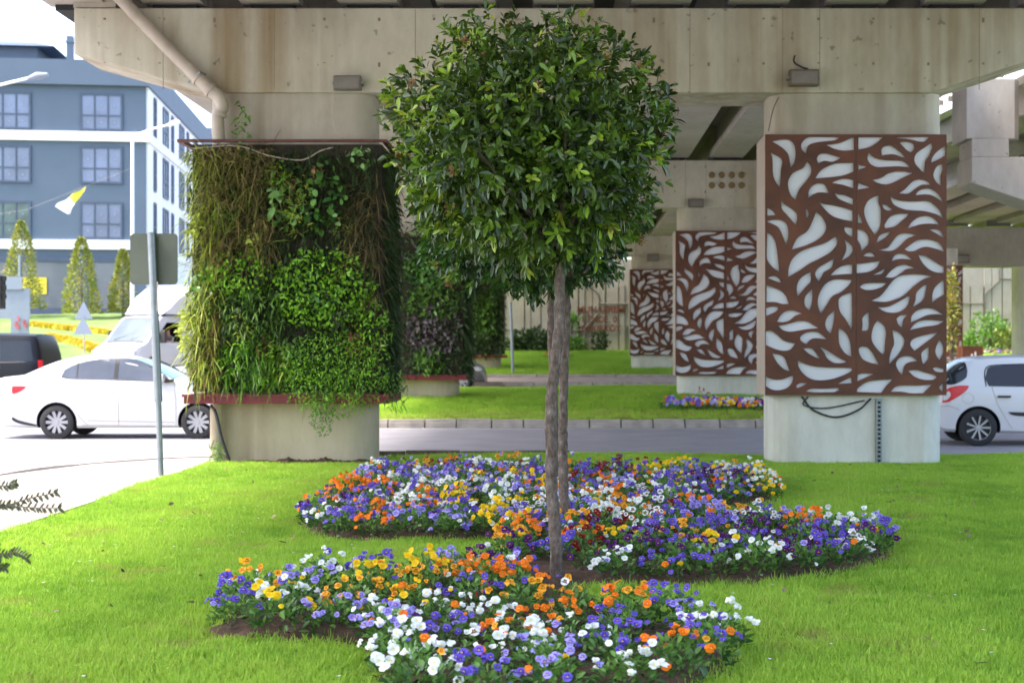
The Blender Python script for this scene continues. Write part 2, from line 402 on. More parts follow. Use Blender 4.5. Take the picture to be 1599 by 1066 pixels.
# pavement beside the lawn (left)
pts = [(-4.7, 2), (-4.85, 18.9), (-4.2, 20.75), (-5.4, 20.5), (-6.4, 19.4), (-6.95, 17.6), (-7.0, 2)]
mb = MB(); mb.column(pts, -.25, -0.035); tag(mb.build('pavement', M['slabs']), kind='structure')
pk = catmull([(-4.2, 20.9), (-5.45, 20.62), (-6.5, 19.5), (-7.1, 17.6), (-7.12, 10), (-7.12, 2)], 6)
mb = MB()
for a, b in zip(pk[:-1], pk[1:]):
    d = np.array(b)-np.array(a); n_ = np.array([-d[1], d[0]])/np.linalg.norm(d)*0.12
    mb.column([tuple(a), tuple(np.array(a)+d*0.985), tuple(np.array(a)+d*0.985+n_), tuple(a+n_)], -.25, -0.02)
tag(mb.build('pavement_kerb', plain('light_kerb', (0.48, 0.45, 0.43), .85, 0, .1)), kind='structure')
# bed soil
bm = bmesh.new()
gx = np.arange(min(p[0] for p in BEDs), max(p[0] for p in BEDs), 0.09); gy = np.arange(min(p[1] for p in BEDs), max(p[1] for p in BEDs), 0.09)
vv = {}
for i, x in enumerate(gx):
    for j, y in enumerate(gy):
        ins = inpoly(x, y, BEDs); d = dist_bed(x, y)
        if ins or d < 0.1:
            h = 0.05*sm(d/0.3) if ins else -0.03
            vv[i, j] = bm.verts.new((x+random.uniform(-.02,.02), y+random.uniform(-.02,.02), front_z(x, y)+0.012+h+random.uniform(-.012,.016)))
for (i, j) in list(vv):
    if (i+1, j) in vv and (i, j+1) in vv and (i+1, j+1) in vv: bm.faces.new((vv[i,j], vv[i+1,j], vv[i+1,j+1], vv[i,j+1]))
me = bpy.data.meshes.new('bed_soil'); bm.to_mesh(me); bm.free(); me.materials.append(M['soil'])
tag(link('bed_soil', me), kind='structure')

# middle island
def mid_z(x, y): return float(np.interp(y, [30.2, 32, 34.4, 38, 42, 43.6], [0.03, .16, .40, .47, .40, .30])) + 0.03*math.sin(x*0.7)
sheet('middle_lawn', list(np.linspace(-6.2, 26, 40)), list(np.linspace(30.18, 43.6, 22)), mid_z, M['farlawn'])
mb = MB(); x = -6.6
while x < 26:
    L = random.uniform(0.66, 0.78); z = 0.06+random.uniform(-.01,.01)
    mb.prism([(0,0)]*0 + [(x, -.3), (x+L-.025, -.3), (x+L-.025, z), (x, z)], 30.04, 30.22)
    mb.prism([(x, -.3), (x+L-.025, -.3), (x+L-.025, z-.06), (x, z-.06)], 29.98, 30.04)
    x += L
tag(mb.build('middle_kerb', M['kerb'], bevel=0.012), kind='structure')
mb = MB(); mb.box(-6.6, -6.2, 29.98, 44, -.3, 0.05); mb.box(-6.2, 26, 43.6, 43.8, -.3, .34)
tag(mb.build('middle_kerb_back', M['kerb']), kind='structure')
# strip kerb, pink pavement, far kerb, far lawn
mb = MB(); x = -9
while x < 40:
    mb.box(x, x+.97, 48, 48.3, -.3, .47); mb.box(x, x+.97, 54, 54.2, -.3, .62); x += 1.0
tag(mb.build('far_kerb', M['kerb']), kind='structure')
sheet('far_pavement', [-9, 40], [48.3, 51, 54], lambda x, y: float(np.interp(y, [48.3, 54], [.42, .50])), M['pinkpave'])
def far_z(x, y): return float(np.interp(y, [54.2, 58, 75], [.60, .76, 1.53]))
sheet('far_lawn', list(np.linspace(-9, 40, 20)), list(np.linspace(54.2, 75.2, 12)), far_z, M['farlawn'])
# hill with the building, left
def hill_z(x, y): return rz(x, y) + 0.06 + 0.25*sm((y-60)/3)*math.exp(-((x+26)/12)**2)
hy = list(np.linspace(58.5, 80, 20))
mb = MB(); hx = np.linspace(-60, -14.5, 24)
for y in hy:
    for x in hx:
        yy = y + (x+20)*0.12; mb.v.append((x, yy, hill_z(x, yy)))
mb.f = [(j*24+i, j*24+i+1, (j+1)*24+i+1, (j+1)*24+i) for j in range(len(hy)-1) for i in range(23)]; mb.m = [0]*len(mb.f)
tag(mb.build('hill_lawn', plain('hill_lawn_grass', (0.13, 0.20, 0.045), 0.95, 0, 0.3, 0.8, 0.4), smooth=True), kind='structure')

# ------------------------------------------------------------------ grass (stuff): blades in tufts over the lawn
tuftcol = bpy.data.collections.new('tufts')
def tuft(n, rad, h, wd):
    a = rng.random(n)*2*np.pi; r = rad*np.sqrt(rng.random(n)); Pt = np.c_[r*np.cos(a), r*np.sin(a), np.zeros(n)-0.005]
    D = np.c_[rng.normal(0, .38, n), rng.normal(0, .38, n), np.ones(n)]
    me = blades('tuft', Pt, D, rdir(n)*[1,1,.1], h*rng.uniform(.5, 1.2, n), wd*rng.uniform(.7, 1.3, n), M['grass'], prof=(.8, 1, .7, .05), ts=(0, .4, .75, 1), droop=rng.uniform(0, .35, n), across=2, asmesh=True)
    o = bpy.data.objects.new('tuft', me); tuftcol.objects.link(o)
for _ in range(6): tuft(26, 0.075, 0.062, 0.0042)
def gn_scatter(obj, coll):
    ng = bpy.data.node_groups.new('scatter', 'GeometryNodeTree')
    ng.interface.new_socket('Geometry', in_out='INPUT', socket_type='NodeSocketGeometry'); ng.interface.new_socket('Geometry', in_out='OUTPUT', socket_type='NodeSocketGeometry')
    N = ng.nodes; i = N.new('NodeGroupInput'); o = N.new('NodeGroupOutput'); iop = N.new('GeometryNodeInstanceOnPoints'); ci = N.new('GeometryNodeCollectionInfo')
    ci.inputs['Collection'].default_value = coll; ci.inputs['Separate Children'].default_value = True; ci.inputs['Reset Children'].default_value = True
    iop.inputs['Pick Instance'].default_value = True
    rv = N.new('FunctionNodeRandomValue'); rv.data_type = 'FLOAT_VECTOR'; rv.inputs[0].default_value = (-.12, -.12, 0); rv.inputs[1].default_value = (.12, .12, 6.283)
    na = N.new('GeometryNodeInputNamedAttribute'); na.data_type = 'FLOAT'; na.inputs[0].default_value = 'sc'
    ng.links.new(i.outputs[0], iop.inputs['Points']); ng.links.new(ci.outputs[0], iop.inputs['Instance'])
    e2 = N.new('FunctionNodeEulerToRotation'); ng.links.new(rv.outputs[0], e2.inputs[0]); ng.links.new(e2.outputs[0], iop.inputs['Rotation'])
    ng.links.new(na.outputs[0], iop.inputs['Scale']); ng.links.new(iop.outputs[0], o.inputs[0])
    md = obj.modifiers.new('scatter', 'NODES'); md.node_group = ng
def vnoise(x, y):
    return 0.5 + 0.25*np.sin(1.7*x+0.6*y+1.2)*np.sin(1.1*y-0.5*x) + 0.15*np.sin(4.3*x+2.1*y)*np.sin(3.7*y-1.9*x+.5) + 0.1*np.sin(9.1*x-3*y)*np.sin(8.3*y+4*x)
def grass_obj(name, pts, sc, ti):
    me = bpy.data.meshes.new(name); me.from_pydata([tuple(p) for p in pts], [], [])
    a = me.attributes.new('sc', 'FLOAT', 'POINT'); a.data.foreach_set('value', np.array(sc, np.float32))
    a = me.attributes.new('tint', 'FLOAT', 'POINT'); a.data.foreach_set('value', np.array(ti, np.float32))
    o = link(name, me); gn_scatter(o, tuftcol); return o
PILL = [(-3.72, 2.3), (3.985, 2.37)]
N_ = 100000
gxs = rng.uniform(-4.9, 7.5, N_); gys = 5.2 + (20.75-5.2)*rng.random(N_)**1.15
# keep to the visible wedge
keep = (gxs > -0.42*gys-0.6) & (gxs < 0.345*gys+0.6)
gxs, gys = gxs[keep], gys[keep]
pts, scs, tis = [], [], []
for x, y in zip(gxs, gys):
    if x < lawn_edge(y)+0.03: continue
    if 18.95 < y < 20.5 and (-4.95 < x < -2.5 or 2.75 < x < 5.2): continue
    if y > 18.9 and x < lawn_edge(18.9)+(y-18.9)*.35: continue
    ins = inpoly(x, y, BEDs)
    if ins and (dist_bed(x, y) > 0.07 or random.random() < .6): continue
    v = float(vnoise(x, y)); bare = float(vnoise(x*1.7+9, y*2.3+4))
    if bare < 0.25 and random.random() < .55: continue
    s = 0.62 + 0.6*v + random.uniform(-.22, .25); t = 0.12 + 0.6*v + random.uniform(-.22, .22)
    if bare < .3 or random.random() < .055: t = random.uniform(.75, .98); s *= .8
    if ins: s *= 1.2
    pts.append((x, y, front_z(x, y))); scs.append(s); tis.append(t)
g = grass_obj('lawn_grass', pts, scs, tis)
# small litter: dead leaves and tiny white daisies lying in the lawn
n = 230; lx_ = rng.uniform(-4.5, 6.5, n); ly2 = 6+14*rng.random(n)
ok = np.array([not inpoly(a, b, BEDs) and a > lawn_edge(b)+.1 for a, b in zip(lx_, ly2)]); lx_, ly2 = lx_[ok], ly2[ok]; n = len(lx_)
o = blades('fallen_leaves', np.c_[lx_, ly2, np.full(n, .045)], np.c_[rng.normal(size=n), rng.normal(size=n), rng.normal(0, .3, n)], np.tile([0, 0, 1.], (n, 1))+rng.normal(0, .5, (n, 3)), rng.uniform(.03, .07, n), rng.uniform(.02, .04, n), leafmat('dead_leaf', (.06, .03, .015), (.30, .20, .12), .8, .1))
tag(o, 'dry brown leaves scattered thinly over the front lawn', 'litter', kind='stuff')
n = 260; lx_ = rng.uniform(-4.5, 6.5, n); ly2 = 6+14*rng.random(n)
ok = np.array([not inpoly(a, b, BEDs) and a > lawn_edge(b)+.1 for a, b in zip(lx_, ly2)]); lx_, ly2 = lx_[ok], ly2[ok]; n = len(lx_); d5 = []
P5 = np.repeat(np.c_[lx_, ly2, rng.uniform(.05, .075, n)], 5, 0); a5 = np.tile(np.arange(5)*2*np.pi/5, n)
o = blades('daisies', P5, np.c_[np.cos(a5), np.sin(a5), np.full(5*n, .3)], np.tile([0, 0, 1.], (5*n, 1)), .011, .009, leafmat('daisy_petal', (.7, .7, .66), (.8, .8, .78), .7, .2), prof=(.4, 1, 1, .5))
tag(o, 'tiny white daisies dotted over the front lawn', 'daisies', kind='stuff')
tag(g, 'bright green mown grass covering the front lawn', 'grass', kind='stuff')
pts, scs, tis = [], [], []
for x, y in zip(rng.uniform(-6, 14.5, 16000), rng.uniform(30.25, 43, 16000)):
    v = float(vnoise(x, y)); pts.append((x, y, mid_z(x, y))); scs.append(1.5+.5*v); tis.append((0.1+.5*v) if y > 31.2+v else random.uniform(.5, 1))
for x, y in zip(rng.uniform(-6, 14.5, 9000), rng.uniform(54.3, 74, 9000)):
    v = float(vnoise(x*.5, y*.5)); pts.append((x, y, far_z(x, y))); scs.append(2.2+.6*v); tis.append(.1+.5*v)
tag(grass_obj('island_grass', pts, scs, tis), 'green grass on the mounded island and far lawn behind the road', 'grass', kind='stuff')

# ------------------------------------------------------------------ overpass
ASM = [(19.1, 0.0), (34.4, 0.0), (58.0, 0.42)]     # depth and height shift of each row of pillars
CX = [(-3.70, 2.25), (3.985, 2.37)]
viad = thing('overpass', (0, 20, 0), 'beige concrete road overpass on paired thick pillars spanning the lawns', 'bridge')
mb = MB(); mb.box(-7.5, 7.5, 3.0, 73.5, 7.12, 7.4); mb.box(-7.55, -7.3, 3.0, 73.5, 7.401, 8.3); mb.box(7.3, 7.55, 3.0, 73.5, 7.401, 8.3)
mb.build('deck', plain('shade_toned_deck', (.09, .08, .07), .9, 0, .3, 2), viad)  # slab colour darkened to stand in for shade between the girders
for k in range(11):
    cx = -6.6 + k*1.32
    mb = MB()
    pr = [(cx-.4, 6.2), (cx+.4, 6.2), (cx+.4, 6.36), (cx+.22, 6.5), (cx+.22, 6.98), (cx+.5, 7.118), (cx-.5, 7.118), (cx-.22, 6.98), (cx-.22, 6.5), (cx-.4, 6.36)]
    for y0, y1 in ((3.0, 19.45), (19.75, 34.75), (35.05, 58.2), (58.5, 73.5)): mb.prism(pr, y0, y1)
    mb.build('girder', M['girder'], viad)
for D0, dz in ASM:
    mb = MB()
    pts = [(-6.6, 6.12+dz), (6.6, 6.12+dz), (6.6, 5.52+dz), (4.95, 4.98+dz), (-4.7, 4.98+dz), (-6.6, 5.5+dz)]
    mb.prism(pts, D0+.06, D0+1.15)
    o = mb.build('crossbeam', M['beam'], viad, bevel=0.02)
    if dz == 0:
        for k in range(11): cx = -6.6+k*1.32; MB().box(cx-.3, cx+.3, D0+.2, D0+.95, 6.121, 6.198).build('bearing', M['dark'], viad)
    # board marks and tie-holes on the beam face
    mb = MB()
    for x in (-5.4, -3.9, -2.0, .2, 1.7, 2.95, 3.45, 5.6): mb.box(x, x+.006, D0+.0575, D0+.07, 5.02+dz, 6.1+dz)
    for x in np.arange(-6.2, 6.4, .74):
        for z in (5.35, 5.95): mb.box(x, x+.03, D0+.05, D0+.07, z+dz+random.uniform(-.03,.03), z+dz+.035)
    mb.build('formwork_mark', M['stain'], viad)
    for (cx, wd), basem in zip(CX, (M['base_warm'], M['base'])):
        g0 = front_z(cx, D0+.5) if D0 < 21 else (0.36 if D0 < 40 else 0.7)
        mb = MB(); mb.column(rrect(cx-wd/2, cx+wd/2, D0+.12, D0+1.12, .36), g0-.3, 4.2+dz)
        mb.build('pillar', basem, viad, smooth=True)
        MB().column(rrect(cx-wd/2, cx+wd/2, D0+.12, D0+1.12, .36), 4.2+dz, 4.99+dz).build('shaded_pillar_top', M['pillar'], viad, smooth=True)  # upper pillar in darker concrete: shade below the beam put into its colour
# slim slab edge above the left beam end
mb = MB(); mb.box(-6.62, -6.05, 19.2, 20.1, 6.135, 6.32); mb.build('bearing_block', M['pillar'], viad)
# bolt recesses on the second beam
M['recess'] = plain('ochre_recess', (0.20, 0.14, 0.06), .9)
for i in range(4):
    for j in range(2):
        c_ = P(1112+i*15.5, 273+j*16, 34.4); MB().lathe([(0.001, 34.43), (.065, 34.43), (.08, 34.455)], 12, 'y', (c_.x, 0, c_.z)).build('bolt_recess', M['recess'], viad)

# ------------------------------------------------------------------ perforated leaf-pattern panels
LEAVES = [(1190,205,"110,115 200,98 290,95 350,140 372,230 360,340 318,405/305,320 285,250 220,180;93,232 150,265 205,300 225,340 210,430 203,520 195,618/150,560 122,480 118,360 112,290;485,247 440,200 438,140 490,80 570,65 860,68/810,100 700,112 580,130 510,165;715,153 850,135 930,105 1018,65/1018,208/900,215 800,195;622,355 608,305 640,258 700,248 760,260 870,293/820,325 770,340 690,330;500,332 540,390 540,470 490,550 410,650 372,760/320,710 290,620 295,540 350,460 455,410;592,523 640,450 720,395 830,358 1012,352/1012,450/900,490 780,508;772,573 850,540 930,528 1012,545/1012,635/930,605 870,590;515,745 520,660 570,600 640,578 700,600 742,688/680,680 620,680 560,705;800,683 850,700 930,715 1010,752/1008,817/930,785 860,755 825,720;212,765 260,815 340,870 385,920 388,980 375,1045/330,990 270,920 220,860;58,848 100,870 130,900 150,932/58,935/;485,868 505,870 518,910 510,945 493,960/487,920;630,785 700,810 830,830 1003,880/1003,998/880,975 780,940 700,870"),
(1190,340,"50,42 130,22 210,28 270,70 292,150 285,240 268,310/240,230 190,120 130,75;600,-69 670,0 710,90 690,170 620,240 500,300 330,353/365,270 410,210 500,150 560,40;825,203 830,290 760,380 640,450 520,510 420,580 290,655/300,540 350,440 440,370 560,325 700,280;58,165 110,200 150,280 170,400 190,598/120,550 70,490 52,420;62,670 100,648 150,650 190,680 212,720/170,712 110,685;50,750 140,780 220,820 270,880 295,955/220,955 150,935 48,935/;45,1005 100,985 160,985 178,1010 150,1040 100,1065 45,1090/;540,600 540,700 500,750 395,870/385,800 395,730 440,660;558,790 558,880 548,960 525,1030/480,980 470,920 490,860;800,450 770,550 690,600 660,650 628,705/590,640 600,590 640,545 720,500;915,100 1002,115/1002,215/950,185 915,140;915,245 960,275 1002,320/1002,375 960,430 882,475/920,400 935,330;760,638 830,570 910,530 1000,520/1000,622/880,628;650,1070 620,960 630,860 690,750 780,690 880,683 998,690/960,750 880,820 780,870 720,960;995,825/997,960 1000,1257/930,1130 870,1050 848,960 870,880"),
(1190,475,"808,65 800,150 785,240 762,328/720,280 700,220 720,150 760,105;165,192 210,120 270,75 350,70 440,103/370,125 300,180 230,198;182,238 280,220 400,188 500,190 570,230 625,265/500,275 400,292 310,303 230,285;490,443 430,400 430,355 490,315 570,303 640,320 720,390/640,378 570,378 525,400;42,298 90,292 150,325 230,395 300,422 368,430/320,495 250,515 160,500 42,450/;455,490 540,485 590,530 645,612/570,575 510,540;630,460 720,510 820,575 940,638/880,652 790,645 720,595 690,535;850,262 900,290 950,350 980,440 992,585/920,540 870,470 852,400;115,545 180,555 245,590 280,670 305,742/240,715 180,660 140,600;395,612 450,650 560,685 700,698 995,705/990,740 880,795 760,830 640,842 540,825 460,770 405,690;42,800 110,830 190,835 260,820 348,782/335,860 280,925 190,952 110,945 42,905/;838,882 900,850 993,803/993,872/;385,928 385,895 430,872 495,875/440,910;487,965 550,935 680,935 850,925/850,950 800,973/620,975"),
(1335,205,"38,68 310,68/240,130 150,180 38,205/;445,75 550,68 820,65/780,110 720,118 620,92;495,128 560,118 630,130 655,165 645,210 615,235/570,205;300,270 292,215 320,175 390,160 450,190 510,240 570,298/500,280 440,258 370,258;155,235 210,290 300,318 400,325 520,330 570,355 612,400/480,390 340,395 250,398 180,370 140,310;38,370 130,395/38,430/;850,130 855,190 820,270 780,340 772,472/720,420 670,360 660,300 690,240 770,185;845,352 860,290 920,220 1005,162/1003,268/920,315;972,368 970,430 950,500 955,610/900,560 870,490 890,420 925,380;195,543 290,520 370,470 460,448 560,450 635,468/540,510 420,570 340,590 260,575;38,570 165,625/30,648/;490,690 560,640 640,560 720,535 800,555 835,595/740,595 660,645 590,692;675,710 700,670 770,638 850,645 930,705 995,805/930,755 850,710 770,700;385,705 440,750 530,775 650,780 800,775 870,810 940,880 982,970/900,920 760,885 600,875 500,850 420,800;262,712 260,790 285,870 285,1000 270,1080 220,1150/150,1040 110,940 105,860 140,780 200,735;305,800 350,820 412,870/360,880 315,850;600,915 560,960 490,1020 430,1060 335,1075/330,1040 380,960 470,920;587,1075 630,1010 710,955 800,940 880,970 935,1035/830,1025 720,1035;35,905 60,950 82,1020/35,1015/"),
(1335,340,"28,128 100,150 148,210 145,290 68,378/65,310 28,245/;395,158 340,215 238,278/265,210 320,175;258,355 350,340 400,290 470,200 560,172 690,195/640,205 570,240 500,310 430,360 350,368;550,350 630,290 700,250 800,240 900,262 960,310 995,378/900,345 800,322 730,335 660,368 590,370;822,130 900,128 950,150 995,235/930,190;90,425 130,395 180,385 225,432/150,430;408,480 440,420 500,398 570,415 630,468/540,455 470,460;700,412 780,425 860,470 985,545/988,612/900,605 820,570 750,500;20,515 140,500 278,478/240,550 150,600 20,615/;335,560 320,600 280,625 205,633/270,600;338,660 400,590 470,540 550,520 610,535 665,558/570,570 500,620 430,662;50,770 100,735 200,722 352,725/300,765 220,795 120,800;855,652 760,680 650,760 540,860 430,910 330,932 178,922/280,870 350,790 420,700 500,645 620,628 740,632;805,728 770,880 720,940 642,993/670,920 680,840 730,780;985,685/988,850/920,890 858,937/860,850 890,770;248,990 350,990 450,950 610,862/600,930 560,1000 480,1045 400,1052 320,1035"),
(1335,475,"155,78 155,250 130,290 78,292/85,220 85,150;250,178 310,220 345,300 335,430 330,520 312,562/250,500 195,420 183,340 210,240;48,545 45,490 90,467 150,485 200,550 260,665/180,650 90,610;415,280 480,310 540,370 545,440 500,530 380,668/385,590 410,500 435,430;460,160 510,120 580,118/540,170 525,260/480,220;622,200 630,130 690,70 790,42 880,55 980,118/900,110 800,120 700,165;610,285 660,220 740,180 860,175 985,190/900,230 760,250;925,312 830,390 660,517/615,450 640,390 740,350;823,470 815,600/762,660 738,590 745,530;940,385 975,450 980,530 942,622/900,560 895,490;690,630 610,640 550,680 525,790/480,730 455,660 490,600 570,572 640,585;590,735 680,728 780,755 880,785 905,810 860,835 760,835 660,800;860,710 900,697 978,712/980,750 900,745;12,790 90,765 210,770/12,860/;12,970 12,950 100,880 200,845 425,830/360,890 293,980/;400,968 450,915 540,898 700,900 858,885/755,985/620,985 520,968;978,870/972,965 935,920")]
PX0, PX1, PY0, PY1 = 1195.0, 1478.0, 210.0, 616.5
def leaf_outlines():
    out = []
    for ox, oy, s in LEAVES:
        for lf in s.split(';'):
            segs = lf.split('/'); pp = lambda q: [tuple(map(float, t.split(','))) for t in q.split()]
            first = pp(segs[0]); cur = [catmull(first, 4)] if len(first) > 2 else [[np.array(p) for p in first]]
            last = first[-1]
            for i, q in enumerate(segs[1:]):
                qq = [last] + pp(q)
                if i == len(segs)-2: qq = qq + [first[0]]
                last = qq[-1]; cur.append(catmull(qq, 4) if len(qq) > 2 else [np.array(p) for p in qq])
            if len(segs) == 1: cur = [catmull(first+[first[0]], 4)]
            poly = []
            for c_ in cur:
                for p in c_:
                    if not poly or np.linalg.norm(p-poly[-1]) > 2: poly.append(p)
            if np.linalg.norm(poly[0]-poly[-1]) < 2: poly.pop()
            out.append([(ox+p[0]/7.1067, oy+p[1]/7.1067) for p in poly])
    return out
OUT = leaf_outlines()
def pan(px, py): return ((px-VX)/116.23, EYE-(py-VY)/116.23)
def sheet_with_holes(name, x0, x1, holes, parent, offx, offy, offz):
    cu = bpy.data.curves.new(name, 'CURVE'); cu.dimensions = '2D'; cu.fill_mode = 'BOTH'; cu.extrude = 0.006
    a = pan(x0, PY1); b = pan(x1, PY0)
    for pl in [[(a[0], a[1]), (b[0], a[1]), (b[0], b[1]), (a[0], b[1])]] + holes:
        sp = cu.splines.new('POLY'); sp.points.add(len(pl)-1); sp.use_cyclic_u = True
        for i, p in enumerate(pl): sp.points[i].co = (p[0], p[1], 0, 1)
    ob = bpy.data.objects.new(name, cu); col.objects.link(ob); bpy.context.view_layer.update()
    me = bpy.data.meshes.new_from_object(ob.evaluated_get(bpy.context.evaluated_depsgraph_get()))
    bpy.data.objects.remove(ob)
    me.transform(Matrix.Rotation(R(90), 4, 'X')); me.materials.clear(); me.materials.append(M['corten']); me.name = name
    return me
hL = [[pan(*p) for p in o] for o in OUT if np.mean([q[0] for q in o]) < 1336]
hR = [[pan(*p) for p in o] for o in OUT if np.mean([q[0] for q in o]) >= 1336]
meL = sheet_with_holes('perforated_sheet', PX0, 1336.6, hL, None, 0, 0, 0); meR = sheet_with_holes('perforated_sheet', 1337.0, PX1, hR, None, 0, 0, 0)
xl, zt_ = pan(PX0, PY0); xr, zb_ = pan(PX1, PY1)
back = MB().box(xl+.01, xr-.01, .03, .05, zb_+.01, zt_-.01).build('backing_sheet', M['backing'])
side = MB(); side.box(xl-.004, xl+.008, .012, .82, zb_, zt_); side.box(xr-.008, xr+.004, .012, .82, zb_, zt_); side.box(xl, xr, .012, .09, zb_-.004, zb_+.006); side.box(xl, xr, .012, .3, zt_-.006, zt_+.004)
side = side.build('side_casing', M['boxside'])
def panel(D0, dz, dx, label, grp='brown leaf-pattern panels on the pillars', sx=1):
    t = thing('pillar_panel', (dx, D0, dz), label, 'decorative panel', grp)
    for me in (meL, meR): link('perforated_sheet', me, t)
    link('backing_sheet', back.data, t); link('side_casing', side.data, t); return t
panel(19.1, 0, 0, 'largest rust brown metal panel with pale leaf-shaped cut-outs on the nearest right pillar')
panel(34.4, 0, 0, 'middle rust brown panel with pale leaf-shaped cut-outs, partly behind the largest panel')
panel(58.0, .42, 0, 'smallest dull brown leaf-pattern panel right of the tree, at the back lawn')
panel(52.5, .25, 9.6, 'rust brown leaf-pattern panel glimpsed behind the largest panel, above the white hatchback')
bpy.data.objects.remove(back); bpy.data.objects.remove(side)
# its own pillar
mb = MB(); mb.column(rrect(12.35, 14.7, 52.65, 53.6, .4), 0.3, 5.3)
tag(mb.build('round_pillar', M['base'], smooth=True), 'concrete pillar carrying the panel glimpsed behind the hatchback', 'pillar')

# ------------------------------------------------------------------ floodlights and cables
def flood(px, py, w_, h_, D, m_, label):
    c_ = P(px, py, D); s = F/D; hw, hh = w_/s/2, h_/s/2
    t = thing('floodlight', (c_.x, D, c_.z), label, 'floodlight', 'floodlights on the crossbeams')
    MB().box(-hw, hw, -.02, .12, -hh, hh).build('housing', m_, t, world=False, bevel=.012)
    MB().box(-hw*.88, hw*.88, -.03, -.018, -hh*.8, hh*.7).build('lens', M['lampglass'], t, world=False)
    for xa in (-hw-.015, hw+.001): MB().box(xa, xa+.014, .0, .2, -.015, .015).build('bracket', M['steel'], t, world=False)
flood(542, 129, 43, 22, 18.96, M['lampgrey'], 'grey floodlight on the front beam above the green wall')
flood(1256, 121, 46, 25, 18.96, M['lampbrown'], 'brown floodlight on the front beam right of the tree')
flood(1087, 317, 24, 13, 34.26, M['lampbrown'], 'small brown floodlight on the second beam, right of the tree crown')
flood(1020, 402, 18, 11, 57.8, M['lampbrown'], 'tiny brown floodlight on the far beam above the smallest panel')
def cable(pts, r, label, m_='cable', cat='cable'):
    mb = MB(); mb.tube([Vector(p) for p in catmull([tuple(p) for p in pts], 6)], r, 6)
    tag(mb.build('cable', M[m_], smooth=True), label, cat)
cable([P(520, 140, 19.1), P(521, 160, 19.13), P(519, 180, 19.13), P(525, 205, 19.13), P(540, 221, 19.1)], .008, 'thin pale cable hanging from the grey floodlight above the green wall', 'pipe')
cable([P(1241, 87, 19.12), P(1240, 97, 19.1), P(1252, 105, 19.1), P(1262, 108, 19.1)], .012, 'short black cable curling up from the brown floodlight')
cable([P(1216, 152, 19.16), P(1207, 172, 19.17), P(1200, 205, 19.17)], .006, 'thin cable down the concrete above the largest panel')
cable([P(1252, 619, 19.2), P(1270, 640, 19.19), P(1305, 651, 19.19), P(1340, 640, 19.19), P(1360, 622, 19.2)], .014, 'black cable sagging below the largest panel')
cable([P(1262, 619, 19.2), P(1255, 632, 19.19), P(1290, 637, 19.19), P(1350, 625, 19.2)], .010, 'second thinner black cable below the largest panel, nearly level')
mb = MB()
t = thing('perforated_channel', P(1372, 722, 19.18), 'vertical perforated steel channel on the white pillar base', 'channel')
a, b = P(1367, 724, 19.2), P(1377, 622, 19.17)
MB().box(a.x, b.x, 19.155, 19.215, a.z, b.z).build('channel', M['steel'], t)
mb = MB(); z = a.z+.03
while z < b.z-.03: mb.box(a.x+.02, b.x-.02, 19.150, 19.154, z, z+.035); z += .06
mb.build('slot', M['dark'], t)
# downpipe over the left end of the front beam
t = thing('drainpipe', P(342, 222, 19.0), 'beige drainpipe slanting down the left beam end to the green wall', 'pipe')
mb = MB(); pth = [P(170, -20, 19.02), P(190, 0, 19.02), P(255, 68, 19.02), P(325, 137, 19.02), P(342, 152, 19.02), P(347, 168, 19.02), P(340, 182, 19.04), P(342, 222, 19.05)]
mb.tube([Vector(p) for p in catmull([tuple(p) for p in pth], 5)], .088, 18); mb.build('pipe', M['pipe'], t, smooth=True)
mb = MB()
for a_, b_ in ((P(306, 119, 19.02), P(311, 124, 19.02)), (P(326, 138, 19.02), P(331, 143, 19.02)), (P(344, 176, 19.03), P(342, 181, 19.03))): mb.tube([a_, b_], .102, 18)
mb.build('collar', M['pipe'], t, smooth=True)
mb = MB(); c_ = P(308, 122, 19.0); mb.tube([c_+Vector((-.12, .0, -.06)), c_+Vector((.06, -.10, .06)), c_+Vector((.10, .06, .06))], .012, 6); mb.build('clamp', M['steel'], t)
t = thing('drainpipe', P(338, 725, 19.15), 'beige drainpipe standing against the warm pillar base under the tray', 'pipe')
MB().tube([P(338, 728, 19.15), P(338, 690, 19.15), P(338, 631, 19.15)], .085, 16).build('pipe', M['base_warm'], t, smooth=True)
MB().tube([P(338, 697, 19.15), P(338, 692, 19.15)], .095, 16).build('collar', M['base_warm'], t, smooth=True)
cable([P(329, 633, 19.0), P(337, 645, 18.98), P(345, 680, 18.95), P(353, 705, 18.93), P(361, 726, 18.9)], .024, 'dark grey hose leaning from tray to grass beside the left pillar base', 'black', 'hose')

# ------------------------------------------------------------------ green walls on the left pillars
def green_wall(D0, dz, label):
    t = thing('green_wall', (-3.72, D0, dz+.9), label, 'green wall', 'planted walls on the left pillars')
    mb = MB(); mb.box(-4.98, -2.44, D0-.02, D0+1.28, .95+dz, 4.27+dz); mb.build('backing', M['felt'], t)
    mb = MB(); x0, x1, y0, y1 = -5.06, -2.34, D0-.16, D0+1.4
    for a_ in ((x0, x1, y0, y0+.02), (x0, x1, y1-.02, y1), (x0, x0+.02, y0+.02, y1-.02), (x1-.02, x1, y0+.02, y1-.02)): mb.box(a_[0], a_[1], a_[2], a_[3], .80+dz, .92+dz)
    mb.box(x0+.02, x1-.02, y0+.02, y1-.02, .80+dz, .83+dz); mb.box(x0-.02, x1+.02, y0-.025, y0-.002, .89+dz, .925+dz)
    mb.build('tray', M['maroon'], t)
    mb = MB(); mb.box(-5.15, -2.36, D0-.16, D0-.1, 4.285+dz, 4.32+dz); mb.box(-5.15, -5.09, D0-.1, D0+1.3, 4.28+dz, 4.33+dz); mb.box(-2.42, -2.36, D0-.1, D0+1.3, 4.28+dz, 4.33+dz)
    mb.build('top_rail', M['rail'], t)
    return t
